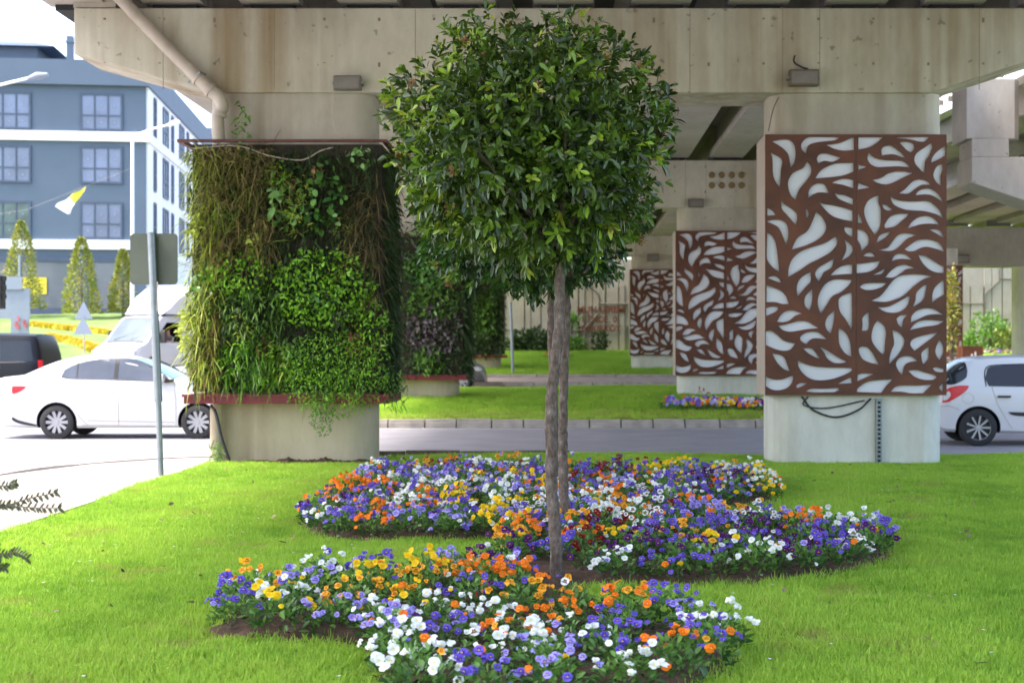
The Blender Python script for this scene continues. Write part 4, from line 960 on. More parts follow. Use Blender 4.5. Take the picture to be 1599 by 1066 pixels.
for i in range(14):
    t_ = (i+.5)/14; q = t_*2; a, b = (A[0], A[1]) if q < 1 else (A[1], A[2]); p = a.lerp(b, q % 1); s = F/p.y
    mb.box(p.x-.16, p.x-.06, p.y-.06, p.y+.0, p.z-17/s, p.z-9/s)
mb.build('parapet_slot', M['joint'], rp)
mb = MB(); vs = []
for p in A:
    s = F/p.y; z1 = p.z-27/s; vs += [(p.x+.35, p.y+.3, z1), (p.x+.6, p.y+.3, z1-.55), (p.x+3.4, p.y+1.6, z1-.55), (p.x+3.4, p.y+1.6, z1)]
mb.add(vs, fs+[(0,1,2,3), (12,13,14,15)]); mb.build('deck', M['girder'], rp)
# lower girders and far crossbeam seen under it
mb = MB(); mb.box(13.6, 32, 57.0, 58.2, 4.9, 6.45); mb.build('crossbeam', M['girder'], rp)
for k in range(9):
    x = 12.6+k*1.75; mb = MB()
    for y0, y1 in ((30.4, 56.9), (58.3, 68)): mb.box(x-.5, x+.5, y0, y1, 6.62, 6.85) if k else mb.box(x-.5, x+.5, y0, y1, 6.62, 6.85)
    mb.box(x-.2, x+.2, 30.4, 56.9, 6.86, 7.5); mb.build('girder', M['girder'], rp)
MB().box(11.8, 30, 30.3, 68, 7.52, 7.8).build('deck', M['girder'], rp)
MB().column(rrect(18.2, 20.4, 57.1, 58.1, .4), .3, 4.9).build('pillar', M['base'], rp, smooth=True)
MB().column(rrect(12.4, 14.8, 29.0, 29.95, .4), -.3, 3.9).build('pillar', M['base'], rp, smooth=True)
flood(1502, 404, 24, 13, 56.8, M['lampbrown'], 'tiny floodlight on the far right crossbeam above the hatchback')

# shrubs at the far wall
def bush(name, px, py_base, w_, h_, D, mat, n, label, LL=.18, cat='shrub', shape='ball', trunk=False, group=None, tint=0):
    c_ = P(px, py_base, D); s = F/D; rw, rh = w_/s/2, h_/s
    t = thing(name, c_, label, cat, group)
    u = norm(rng.normal(size=(n, 3)))*(rng.random(n)**.4)[:, None]
    if shape == 'cone':
        z = rng.random(n)**1.25; a = rng.random(n)*6.28; r = rw*(1-z)**.62*(.55+.5*rng.random(n))*(1+.1*np.sin(a*3+z*9))
        B = np.c_[r*np.cos(a), r*np.sin(a), z*rh]; D_ = np.c_[np.cos(a), np.sin(a), rng.uniform(.2, 1.3, n)]
    else:
        B = u*[rw, rw, rh/2]*(1+.15*np.sin(u[:, :1]*8))+[0, 0, rh/2]; D_ = u+[0, 0, .5]+rng.normal(0, .4, (n, 3))
    B = B+np.array(c_)
    ti = np.clip(rng.random(n)*.7+.3*vnoise(B[:, 0]*3, B[:, 2]*3)+tint, 0, 1)
    blades('foliage', B, D_, rdir(n)+[0, -.5, .5], LL*rng.uniform(.6, 1.2, n), LL*.4, mat, t, tint=ti, droop=.2, off=c_)
    MB().tube([c_-Vector((0, 0, .2)), c_+Vector((0.02, 0, rh*.6))], [.08, .03], 6).build('trunk', M['bark'], t)
    return t
B_ = 'shrubs along the far wall'
bush('shrub', 833, 550, 72, 36, 74, M['g_dark'], 900, 'broad dark shrub against the far wall left of the tree trunk', .28, group=B_, tint=.15)
bush('shrub', 805, 550, 34, 20, 74, M['g_dark'], 350, 'low dark shrub at the left end of the far wall', .25, group=B_, tint=.1)
bush('shrub', 895, 548, 42, 22, 74, M['g_mid'], 350, 'low green shrub just right of the trunks at the far wall', .25, group=B_)
bush('climber', 893, 515, 20, 28, 74.4, M['g_mid'], 260, 'small climbing plant on the wall just right of the trunk', .22, group=B_, tint=-.1)
bush('shrub', 938, 548, 26, 30, 74, M['g_dark'], 350, 'small upright dark shrub under the graffiti', .22, group=B_, tint=.2)
bush('shrub', 995, 548, 14, 42, 74, M['g_dark'], 200, 'thin sparse shrub at the edge of the smallest panel', .22, group=B_, tint=.2)
bush('shrub', 1545, 548, 62, 60, 73, M['g_mid'], 700, 'tall loose green shrub at the far wall above the white hatchback', .26, group=B_)
bush('shrub', 1575, 550, 46, 40, 72, M['g_conifer'], 600, 'olive rounded shrub at the far wall, rightmost', .22, group=B_, tint=-.3)
bush('shrub', 1512, 550, 30, 28, 73, M['g_mid'], 300, 'low green shrub beside the brown planter box', .24, group=B_)
bush('topiary_tree', 1486, 556, 24, 142, 48, M['g_conifer'], 900, 'narrow yellow-green tree squeezed at the right edge of the largest panel', .14, 'tree', 'ball', tint=.05)
# brown planter box and post
t = thing('planter_box', P(1519, 575, 50), 'brown metal planter box behind the white hatchback', 'planter')
a, b = P(1503, 578, 50), P(1535, 540, 50)
MB().box(a.x, b.x, 50, 50.7, a.z-.2, b.z).build('box', M['corten'], t, bevel=.01)
MB().box(a.x+.3, a.x+.36, 49.985, 49.998, b.z-.45, b.z-.28).box(a.x+.42, a.x+.48, 49.985, 49.998, b.z-.45, b.z-.2).build('mark', M['backing'], t)
t = thing('post', P(797, 582, 54.3), 'slim pale grey post on the far kerb left of the tree trunk', 'post')
MB().tube([P(799, 584, 54.6), P(797, 520, 54.6), P(795, 470, 54.6)], .06, 10).build('pole', M['steel'], t, smooth=True)
t.location = P(799, 584, 54.6)
# red spray marks on the second pillar base
a = P(1090, 612, 34.5)
mb = MB()
for q in ((0, 0, .10, .02), (.12, .02, .16, .10), (.02, .05, .05, .14), (.2, -.03, .3, .0)): mb.box(a.x+q[0], a.x+q[2], 34.4+.112, 34.4+.117, a.z+q[1], a.z+q[3])
tag(mb.build('spray_mark', M['redpaint']), 'faint red spray marks on the white base of the middle pillar', 'graffiti')

# ------------------------------------------------------------------ blue building on the hill
bang = math.atan2(2220*0+.115, 1)
bo = thing('office_building', (-24.4, 83, 3.7), 'blue clad four-storey building with white bands and gridded windows on the hill', 'building', rz=bang)
def bq(mb, x0, x1, y0, y1, z0, z1): mb.box(x0, x1, y0, y1, z0, z1); return mb
Wb = 34; Ln = 46
bq(MB(), -Wb, 0, 0, Ln, -1.0, 14.5).build('wall', M['blue_wall'], bo, world=False)
bq(MB(), .002, .12, .15, Ln, -.9, 13.3).build('side_wall', M['white_band'], bo, world=False)
bq(MB(), -Wb-.1, .25, -.35, Ln, 13.2, 14.65).build('parapet', M['blue_wall'], bo, world=False)
mb = MB()
for z in (3.7, 9.98): bq(mb, -Wb-.1, .22, -.22, -.0, z, z+.55); bq(mb, .125, .24, 0, Ln, z, z+.55)
mb.build('band', M['white_band'], bo, world=False)
def window(x0, x1, z0, z1, cols_, face='front', yd=0):
    fr = MB(); pn = MB()
    def bb(m_, u0, u1, d0, d1, z0_, z1_):
        if face == 'front': m_.box(u0, u1, -d1, -d0, z0_, z1_)
        else: m_.box(.12+d0, .12+d1, u0, u1, z0_, z1_)
    bb(pn, x0, x1, .002, .03, z0, z1)
    if face == 'front':
        for k in range(cols_):
            for zz in (z0+.4, z0+1.35): u = x0+(x1-x0)*(k+.5)/cols_; pn.box(u-.05, u+.05, -.045, -.032, zz-.05, zz+.05, 1)
    bb(fr, x0-.08, x0+.04, .031, .09, z0-.08, z1+.08); bb(fr, x1-.04, x1+.08, .031, .09, z0-.08, z1+.08)
    bb(fr, x0+.04, x1-.04, .031, .09, z0-.08, z0+.04); bb(fr, x0+.04, x1-.04, .031, .09, z1-.04, z1+.08)
    for k in range(1, cols_): u = x0+(x1-x0)*k/cols_; bb(fr, u-.04, u+.04, .031, .085, z0+.04, z1-.04)
    zm = z0+(z1-z0)*.4; bb(fr, x0+.04, x1-.04, .031, .08, zm-.04, zm+.04)
    f = fr.build('window', M['blue_dark'], bo, world=False); pn.build('pane', [random.choice([M['win'], M['win'], M['win2']]) if not (face == 'front' and z0 < 5 and -9 < x0 < -6) else M['win3'], M['signwhite']], f, world=False)
for xc in (-2.5, -7.65, -13, -18.3, -24):
    for z0, z1 in ((4.38, 0), (7.6, 0), (10.68, 0)):
        z1 = z0+2.0; window(xc-1.13, xc+1.13, z0, z1, 3)
for k in range(13):
    yc = 2+k*3.3
    for z0 in (4.5, 7.6, 10.75): window(yc, yc+(.6 if k % 2 == 0 else 1.8), z0-.2, z0+2.1, 1 if k % 2 == 0 else 2, 'side')
# ground floor: shop windows between dark piers
pn = MB(); fr = MB()
xs_ = [-.6, -3.4, -7.6, -11.2, -15, -19]
for a, b in zip(xs_[:-1], xs_[1:]):
    pn.box(b+.35, a-.0, -.03, -.002, .25, 2.95); fr.box(b, b+.35, -.12, -.031, -.3, 3.3)
fr.box(-19, -.0, -.10, -.031, 2.96, 3.3); fr.box(-19, 0, -.10, -.031, -.3, .24)
pn.build('shop_window', M['shopwin'], bo, world=False); fr.build('shop_frame', M['blue_dark'], bo, world=False)
so = link('window_sign', MB().box(-7.0, -5.55, -.16, -.125, 1.1, 2.05).build('x', M['signyellow'], None).data, bo)
bpy.data.objects.remove(bpy.data.objects['x'])
mb = MB()
for r_ in range(3):
    x = -6.9
    while x < -5.7: w_ = random.uniform(.05, .12); mb.box(x, x+w_, -.166, -.161, 1.82-r_*.27, 1.98-r_*.27); x += w_+.04
mb.build('sign_lettering', plain('sign_olive', (.45, .38, .04), .7), bo, world=False)
# roof structures
mb = MB(); mb.box(-12, -6.6, 2, 8, 14.6, 15.75); mb.build('penthouse', M['blue_wall'], bo, world=False)
mb = MB(); mb.add([(-12.6, 1.4, 15.75), (-5.5, 1.4, 15.75), (-5.5, 8.6, 15.75), (-12.6, 8.6, 15.75), (-10.0, 5, 16.7), (-7.4, 5, 16.7)], [(0,1,5,4), (1,2,5), (2,3,4,5), (3,0,4), (0,3,2,1)]); mb.build('roof', M['blue_dark'], bo, world=False)
mb = MB(); mb.box(-4.7, -4.35, 1.0, 1.4, 14.6, 16.3); mb.box(-4.75, -4.3, .95, 1.45, 15.9, 16.0); mb.build('chimney', M['blue_wall'], bo, world=False)
# backdrop blocks, seen in the gap beside the pillar
t = thing('apartment_block', (-46, 190, 3), 'distant small grey-blue block left of the green wall top', 'building')
MB().box(-47.5, -45.8, 188, 196, 3, 31).build('wall', M['blue_wall'], t)
mb = MB()
for z in range(12): mb.box(-47.2, -46.1, 187.9, 187.99, 4+z*2.2, 5.2+z*2.2)
mb.build('window', M['win'], t)

# conical trees on the hill
for px, pb, w_, h_, D, lb in ((33, 482, 62, 136, 77, 'golden conical tree by the yellow window sign, leftmost of three'), (127, 490, 60, 118, 76, 'orange-flecked conical tree in front of the dark shop frame, middle of three'), (192, 488, 44, 98, 77, 'conical tree half hidden behind the square sign, rightmost of three')):
    bush('conical_tree', px, pb, w_, h_, D, M['g_conifer'], 2600, lb, .20, 'tree', 'cone', group='conical trees on the hill')
# yellow flower strips on the slope
def strip(pts, wd, label):
    mb = MB(); n = 700
    q = catmull(pts, 8); q = [np.array(p) for p in q]; idx = rng.integers(0, len(q)-1, n); f_ = rng.random(n)[:, None]
    c_ = np.array([q[i] for i in idx])*(1-f_)+np.array([q[i+1] for i in idx])*f_
    c_ += np.c_[rng.normal(0, wd*.35, n), rng.normal(0, wd, n), np.zeros(n)]
    z = np.array([hill_z(a, b) for a, b in c_[:, :2]])+.02
    o = blades('flower_strip', np.c_[c_[:, :2], z], np.c_[rng.normal(0, .5, n), rng.normal(0, .5, n), np.ones(n)], np.tile([0, -1., .4], (n, 1)), .22, .26, leafmat('yellow_bloom_'+str(n+len(q)), (.45, .28, .01), (.70, .52, .02), .6, .1), prof=(.3, 1, 1, .4))
    tag(o, label, 'flower bed', kind='stuff')
def HG(px, D): x = (px-VX)*D/F; return (x, D, 0)
strip([HG(75, 66), HG(110, 64), HG(150, 61.5), HG(165, 60.8)], .16, 'lower yellow flower strip on the hill left of the truck')
strip([HG(50, 72), HG(100, 70), HG(170, 68)], .12, 'upper pale yellow flower strip on the hill')
strip([HG(0, 61), HG(40, 60.6), HG(62, 60.3)], .15, 'orange flower strip behind the black van')

# ------------------------------------------------------------------ signs, lamps, flag
t = thing('road_sign', PG(252, 738), 'grey back of a square road sign on a leaning steel pole', 'road sign')
D0 = PG(252, 738).y
a = P(252, 740, D0); b = P(236, 363, D0)
mb = MB(); mb.tube([a-Vector((0, 0, .2)), a.lerp(b, .30)], .036, 14); mb.tube([a.lerp(b, .30), b], .050, 14); mb.build('pole', M['steel'], t, smooth=True)
c_ = P(238, 404, D0-.0); hw = 37/(F/D0)
pts = [(c_.x+x, c_.z+z) for x, z in rrect(-hw, hw, -hw*1.08, hw*1.08, .05, 5)]
mb = MB(); mb.prism(pts, D0+.055, D0+.075); mb.build('plate', M['signback'], t)
mb = MB(); mb.tube([P(246, 440, D0-.05), P(246, 486, D0-.05)], .008, 6); mb.build('strap', M['pipe'], t)
# triangular signs, seen from behind
t = thing('warning_signs', P(131, 556, 58), 'two stacked triangular warning signs seen from the back on the hill', 'road sign')
mb = MB(); mb.tube([P(131, 560, 58), P(131, 475, 58)], .035, 8); mb.build('pole', M['pipe'], t)
for cy, hw_ in ((498, 14), (522, 15)):
    q = [P(131-hw_, cy, 57.9), P(131+hw_, cy, 57.9), P(131, cy-28, 57.9)]
    mb = MB(); mb.prism([(p.x, p.z) for p in q], 57.85-(cy > 500)*.05, 57.88-(cy > 500)*.05); mb.build('plate', M['signwhite'], t)
t = thing('billboard', P(25, 520, 62), 'pale grey-white board with faint red marks behind the black van', 'sign')
mb = MB(); 
for x0, y0, x1, y1, dd in ((0, 432, 34, 452, 0), (-12, 450, 45, 497, .1), (16, 496, 44, 522, .05)):
    p, q = P(x0, y0, 62), P(x1, y1, 62); mb.box(p.x, q.x, 62+dd, 62.08+dd, q.z, p.z)
mb.build('board', M['signwhite'], t)
mb = MB(); mb.tube([P(31, 528, 62.2), P(31, 398, 62.2)], .06, 8); mb.build('pole', M['signwhite'], t)
mb = MB()
for x0, y0 in ((23, 508), (27, 500), (36, 505), (26, 512), (38, 510)): p = P(x0, y0, 61.98); mb.box(p.x, p.x+.1, 61.96, 61.99, p.z-.05, p.z+.16)
mb.build('mark', M['redpaint'], t)
t = thing('traffic_light', P(-3, 560, 32), 'black traffic light at the left edge of the photo, seen from the side', 'traffic light')
mb = MB(); p, q = P(-6, 430, 32), P(4, 482, 32); mb.box(p.x, q.x, 31.9, 32.2, q.z, p.z); mb.build('housing', M['black'], t, bevel=.02)
mb = MB()
for py in (432, 446, 460): a = P(4, py+4, 32.05); mb.prism([(a.x, a.z+.08), (a.x+.05, a.z+.07), (a.x+.055, a.z-.02), (a.x, a.z-.04)], 31.95, 32.15)
mb.build('visor', M['black'], t)
mb = MB(); mb.tube([P(-4, 575, 32.1), P(-4, 480, 32.1)], .05, 8); mb.build('pole', M['steel'], t)
t = thing('street_lamp', P(207, 500, 62), 'white street lamp pole in front of the building corner', 'street lamp', 'street lamps')
mb = MB(); mb.tube([P(207, 520, 62), P(207, 222, 62), P(208, 212, 62)], [.10, .07, .06], 10); mb.tube([P(208, 212, 62), P(240, 201, 62), P(268, 194, 62)], .045, 8); mb.build('pole', M['white_band'], t, smooth=True)
mb = MB(); mb.tube([P(262, 196, 62), P(272, 192, 62), P(281, 190, 62)], [.07, .12, .04], 8); mb.build('lamp_head', M['white_band'], t, smooth=True)
t = thing('street_lamp', P(-60, 520, 45), 'street lamp whose arm and white head reach in at the upper left', 'street lamp', 'street lamps')
mb = MB(); mb.tube([P(-60, 560, 45), P(-60, 175, 45), P(-50, 155, 45)], [.1, .07, .06], 10); mb.tube([P(-50, 155, 45), P(0, 133, 45), P(46, 122, 45)], .045, 8); mb.build('pole', M['white_band'], t, smooth=True)
mb = MB(); mb.tube([P(44, 123, 45), P(58, 119, 45), P(75, 117, 45)], [.06, .13, .07], 10); mb.build('lamp_head', M['signwhite'], t, smooth=True)
t = thing('pennant', P(112, 310, 60), 'yellow and white pennant hanging in front of the blue building', 'flag')
pt = [P(134, 291, 60), P(85, 322, 60), P(108, 335, 60)]
def flag_part(a, b, c_, m_, nm):
    mb = MB(); n = 8; vs = []; fs = []; idx = {}
    for i in range(n+1):
        for j in range(n+1-i):
            u, v = i/n, j/n; p = a*(1-u-v)+b*u+c_*v; p = p+Vector((0, .12*math.sin(u*7+v*4), 0)); idx[i, j] = len(vs); vs.append(p)
    for i in range(n):
        for j in range(n-i):
            fs.append((idx[i, j], idx[i+1, j], idx[i, j+1]))
            if j < n-i-1: fs.append((idx[i+1, j], idx[i+1, j+1], idx[i, j+1]))
    k = len(vs); vs += [p+Vector((0, .01, 0)) for p in vs]; fs += [(f[0]+k, f[2]+k, f[1]+k) for f in fs]
    mb.add(vs, fs); mb.build(nm, m_, t, smooth=True)
m1, m2 = pt[0].lerp(pt[1], .55), pt[0].lerp(pt[2], .62)
flag_part(pt[0], m1, m2, M['flagyellow'], 'yellow_half'); flag_part(m1+Vector((0, .001, 0)), pt[1], pt[2], M['flagwhite'], 'white_half'); flag_part(m1, pt[2], m2, M['flagwhite'], 'white_half')
mb = MB(); mb.tube([P(-80, 345, 60), P(40, 328, 60), P(134, 291, 60), P(207, 262, 62)], .004, 5); mb.build('line', M['pipe'], t)

# foreground shrub reaching in at the left
t = thing('foreground_shrub', (-3.5, 5.7, 0), 'thin dark twigs with tiny leaves reaching in at the left edge', 'shrub')
mb = MB(); Bs, Ds = [], []
for pth in ([(-3.5, 5.7, 0), (-3.1, 5.7, .6), P(-60, 762, 5.6), P(-5, 785, 5.6), P(50, 792, 5.6), P(96, 793, 5.6)],
            [(-3.5, 5.7, 0), (-3.1, 5.7, .6), P(-60, 775, 5.7), P(0, 789, 5.7), P(45, 778, 5.7), P(90, 768, 5.7)],
            [(-3.5, 5.7, 0), (-3.1, 5.7, .6), P(-60, 740, 5.6), P(0, 758, 5.6), P(26, 753, 5.6)],
            [(-3.5, 5.7, 0), (-3.1, 5.7, .4), P(-50, 850, 5.6), P(0, 864, 5.6), P(25, 862, 5.6), P(44, 872, 5.6)],
            [(-3.5, 5.7, 0), (-3.1, 5.7, .4), P(-40, 880, 5.5), P(0, 884, 5.5), P(10, 887, 5.5)]):
    c_ = [Vector(p) for p in catmull([tuple(p) for p in pth], 10)]
    mb.tube(c_, list(np.linspace(.006, .0015, len(c_))), 5)
    for i in range(len(c_)//3, len(c_)-1):
        if i % 2 and i < len(c_)-3: continue
        for r_ in range(3):
            d = (c_[i+1]-c_[i]).normalized(); p = c_[i].lerp(c_[min(i+2, len(c_)-1)], r_/3); sg = 1 if r_ % 2 else -1
            Bs.append(p); Ds.append(d*.55+Vector((.1, random.uniform(-.4, .4), sg*.9)))
mb.build('stems', M['bark'], t)
n = len(Bs); blades('foliage', np.array([list(p) for p in Bs]), np.array([list(p) for p in Ds]), rdir(n)*.4+[0, -1, 0], rng.uniform(.016, .030, n), .009, M['twigleaf'], t, prof=(.4, 1, .9, .2), off=t.location)

# ------------------------------------------------------------------ vehicles
class Body:
    """lofted car body: x forward, z up, y towards +y = left side; local frame centred on the wheelbase"""
    def __init__(s, top, bottom, belt, hw, tum=.34, crown=.03):
        q = catmull(top, 6); s.tx = np.maximum.accumulate(np.array([p[0] for p in q])); s.tz = np.array([p[1] for p in q]); s.bz = bottom; s.belt = belt; s.hw = hw; s.tum = tum; s.crown = crown
        s.x0, s.x1 = s.tx[0], s.tx[-1]; s.L = s.x1-s.x0
    def width(s, x):
        u = abs((x-(s.x0+s.x1)/2)/(s.L/2)); return s.hw*(1-.04*u**2-.16*max(0, (u-.80)/.20)**2.2)
    def sec(s, x):
        zt = float(np.interp(x, s.tx, s.tz)); zb = float(np.interp(x, [p[0] for p in s.bz], [p[1] for p in s.bz])); be = float(np.interp(x, [p[0] for p in s.belt], [p[1] for p in s.belt]))
        zt = max(zt, zb+.12); b = min(be, zt-.05); W = s.width(x); up = zt-b; wt = W*.965-s.tum*up*(1 if up > .15 else .6)
        P_ = [(0, zb), (W*.86, zb), (W*.95, zb+.05), (W*.985, zb+.3*(b-zb)), (W*1.0, zb+.58*(b-zb)), (W*.99, zb+.82*(b-zb)), (W*.975, b-.015), (W*.955, b+.01)]
        wb = W*.955
        for f in (.3, .6, .85): P_.append((wb+(wt-wb)*f, b+.01+(up-.02)*f*.985))
        P_ += [(wt-.02, zt-.025), (wt-.09, zt-.004), (wt*.5, zt+s.crown*.7), (0, zt+s.crown)]
        return P_
    def y_at(s, x, z):
        q = s.sec(x)[1:12]; return float(np.interp(z, [p[1] for p in q], [p[0] for p in q]))
    def z_at(s, x, y):
        q = s.sec(x)[::-1][:4]; return float(np.interp(abs(y), [p[0] for p in q], [p[1] for p in q]))
    def mesh(s, name, paint, parent, wheels=(), wr=.36, n=64):
        mb = MB(); xs = list(np.linspace(s.x0, s.x1, n)); k = None
        for x in xs:
            q = s.sec(x); ring = [(x, y, z) for y, z in q]+[(x, -y, z) for y, z in q[-2:0:-1]]; k = len(ring); mb.v += ring
        for i in range(n-1):
            for j in range(k): mb.f.append((i*k+j, i*k+(j+1) % k, (i+1)*k+(j+1) % k, (i+1)*k+j)); mb.m.append(0)
        mb.f += [tuple(range(k-1, -1, -1)), tuple((n-1)*k+j for j in range(k))]; mb.m += [0, 0]
        o = mb.build(name, [paint, M['black']], parent, smooth=False, world=False)
        if wheels:
            cut = MB()
            for wx, wz in wheels:
                for sg in (1, -1): cut.lathe([(.001, sg*(s.hw-.34)), (wr, sg*(s.hw-.34)), (wr, sg*(s.hw+.2)), (.001, sg*(s.hw+.2))], 40, 'y', (wx, 0, wz))
            c_ = cut.build('cut', M['black'], None)
            par = o.parent; o.parent = None
            md = o.modifiers.new('b', 'BOOLEAN'); md.object = c_; md.operation = 'DIFFERENCE'; md.solver = 'EXACT'
            bpy.context.view_layer.update()
            me = bpy.data.meshes.new_from_object(o.evaluated_get(bpy.context.evaluated_depsgraph_get())); me.name = name
            o.modifiers.clear(); o.data = me; o.parent = par; bpy.data.objects.remove(c_)
            me.materials.clear(); me.materials.append(paint); me.materials.append(M['black'])
            for p in me.polygons:
                p.material_index = 0
                for wx, wz in wheels:
                    if math.hypot(p.center.x-wx, p.center.z-wz) < wr+.004 and abs(p.center.y) < s.y_at(p.center.x, max(.3, p.center.z))-.004: p.material_index = 1
        me = o.data; me.polygons.foreach_set('use_smooth', [True]*len(me.polygons)); me.set_sharp_from_angle(angle=R(30))
        return o
    def patch(s, name, outline, mat, parent, side=-1, off=.006, nx=26, nz=7, smooth_pts=True):
        """patch on the flank, outline given in x,z"""
        pl = [tuple(p) for p in (catmull(outline+[outline[0]], 4) if smooth_pts else outline)]
        x0, x1 = min(p[0] for p in pl)+1e-4, max(p[0] for p in pl)-1e-4; mb = MB(); c_ = []
        for i in range(nx):
            x = x0+(x1-x0)*i/(nx-1); zs = []
            for a, b in zip(pl, pl[1:]+pl[:1]):
                if (a[0]-x)*(b[0]-x) <= 0 and a[0] != b[0]: zs.append(a[1]+(b[1]-a[1])*(x-a[0])/(b[0]-a[0]))
            if len(zs) < 2: zs = [zs[0] if zs else pl[0][1]]*2
            za, zb = min(zs), max(zs)
            for j in range(nz):
                z = za+(zb-za)*j/(nz-1); mb.v.append((x, side*(s.y_at(x, z)+off), z))
        mb.f = [(i*nz+j, (i+1)*nz+j, (i+1)*nz+j+1, i*nz+j+1) for i in range(nx-1) for j in range(nz-1)]; mb.m = [0]*len(mb.f)
        o = mb.build(name, mat, parent, smooth=True, world=False)
        return o
    def line(s, name, pts, mat, parent, side=-1, r=.006):
        mb = MB(); q = catmull(pts, 8) if len(pts) > 2 else [np.array(pts[0])*(1-f)+np.array(pts[1])*f for f in np.linspace(0, 1, 12)]
        mb.tube([(p[0], side*(s.y_at(p[0], p[1])+.001), p[1]) for p in q], r, 6); return mb.build(name, mat, parent, world=False)
    def toppatch(s, name, xa, xb, mat, parent, inset=.1, off=.008, n=12, m=13):
        mb = MB()
        for i in range(n):
            x = xa+(xb-xa)*i/(n-1); q = s.sec(x); wt = q[-3][0]-inset+.04
            for j in range(m): y = wt*(2*j/(m-1)-1); mb.v.append((x, y, s.z_at(x, y)+off))
        mb.f = [(i*m+j, i*m+j+1, (i+1)*m+j+1, (i+1)*m+j) for i in range(n-1) for j in range(m-1)]; mb.m = [0]*len(mb.f)
        return mb.build(name, mat, parent, smooth=True, world=False)
def wheel(parent, x, y, z, r=.31, spokes=10, side=-1, sw=.035, rimf=.68):
    t = bpy.data.objects.new('wheel', None); col.objects.link(t); t.parent = parent; t.location = (x, y, z)
    w_ = .10
    mb = MB(); mb.lathe([(r*.66, -w_), (r*.9, -w_*1.02), (r*.975, -w_*.85), (r, -w_*.5), (r, w_*.5), (r*.975, w_*.85), (r*.9, w_), (r*.66, w_)], 40); mb.build('tyre', M['rubber'], t, smooth=True, world=False)
    mb = MB(); rr = r*rimf; yo = side*w_*.75
    mb.lathe([(.001, yo*.2), (rr*.97, yo*.2), (rr, yo*.9), (rr*1.03, yo*1.05), (r*.74, yo*.9)], 40, mi=1)
    for k in range(spokes):
        a = 2*math.pi*k/spokes; c_, s_ = math.cos(a), math.sin(a)
        def q(rad, tt, yy): return (c_*rad-s_*tt, yy, s_*rad+c_*tt)
        a0, a1 = rr*.16, rr*1.0
        vs = [q(a0, -sw*.45, yo), q(a0, sw*.45, yo), q(a1, sw*.62, yo*1.05), q(a1, -sw*.62, yo*1.05), q(a0, -sw*.6, yo*.4), q(a0, sw*.6, yo*.4), q(a1, sw*.8, yo*.4), q(a1, -sw*.8, yo*.4)]
        mb.add(vs, [(0,1,2,3), (0,4,5,1), (1,5,6,2), (2,6,7,3), (3,7,4,0)])
    mb.lathe([(.001, yo*1.12), (rr*.17, yo*1.1), (rr*.2, yo*.5)], 20)
    mb.lathe([(rr*.93, yo*1.0), (rr*1.03, yo*1.08), (rr*1.06, yo*.9)], 40)
    mb.build('rim', [M['rim'], M['black']], t, smooth=True, world=False)
    return t
def handle(b, x, z, parent, mat, side=-1, w_=.2):
    y = b.y_at(x, z); mb = MB(); mb.box(x-w_/2, x+w_/2, side*(y+.035)-.012, side*(y+.035)+.012, z-.018, z+.018); return mb.build('door_handle', mat, parent, world=False, bevel=.008)

# white sedan, left
S = 84.7; D = 26.2
sedan = thing('sedan_car', ((162-VX)*D/F, D+.85, -.12), 'white four-door sedan driving right, partly hidden by the green wall', 'car', 'vehicles', R(1.5))
b = Body([(-2.20,.48), (-2.205,.62), (-2.19,.86), (-2.14,1.04), (-2.02,1.11), (-1.75,1.14), (-1.5,1.19), (-1.15,1.35), (-.8,1.47), (-.35,1.535), (.1,1.52), (.5,1.44), (.85,1.30), (1.15,1.14), (1.35,1.05), (1.7,.99), (2.0,.88), (2.18,.72), (2.25,.56), (2.27,.40)],
         [(-2.2,.36), (-1.9,.22), (-1.4,.2), (2.0,.2), (2.27,.3)], [(-2.2,1.0), (-1.5,1.10), (0,1.07), (1.2,1.0), (2.27,.8)], .88)
wx0 = (87-162)/S; wx1 = (306-162)/S
b.mesh('body', M['white_paint'], sedan, ((wx0, .31), (wx1, .31)), .37)
for wx in (wx0, wx1):
    for sd_ in (-1, 1): wheel(sedan, wx, sd_*.76, .312, .315, 10, sd_, .05, .74)
X = lambda px: (px-162)/S
Z = lambda py: (686-py)/S
gl = b.patch('side_window', [(X(93),Z(590)), (X(97),Z(579)), (X(118),Z(568)), (X(150),Z(561.5)), (X(182),Z(560)), (X(205),Z(561.5)), (X(228),Z(570)), (X(246),Z(581)), (X(262),Z(594)), (X(245),Z(595)), (X(170),Z(592.5)), (X(110),Z(591))], M['glass_mid'], sedan, nx=40)
b.patch('side_window', [(p[0], p[1]) for p in [(X(93),Z(590)), (X(97),Z(579)), (X(118),Z(568)), (X(150),Z(561.5)), (X(182),Z(560)), (X(205),Z(561.5)), (X(228),Z(570)), (X(246),Z(581)), (X(262),Z(594)), (X(245),Z(595)), (X(170),Z(592.5)), (X(110),Z(591))]], M['glass_mid'], sedan, 1, nx=40)
for xa in (178, 118): b.patch('window_pillar', [(X(xa-3),Z(592)), (X(xa-3),Z(561)), (X(xa+3),Z(560)), (X(xa+3),Z(592))] if xa == 178 else [(X(117),Z(591)), (X(117),Z(568)), (X(118.6),Z(567)), (X(118.6),Z(591))], M['black'], sedan, off=.011, smooth_pts=False)
b.toppatch('windscreen', .45, 1.22, M['glass_teal'], sedan, .03)
b.toppatch('rear_window', -1.5, -.9, M['glass_dark'], sedan, .08)
b.line('window_trim', [(X(95),Z(589)), (X(110),Z(592)), (X(170),Z(593.5)), (X(245),Z(596)), (X(268),Z(597))], M['black'], sedan, r=.007)
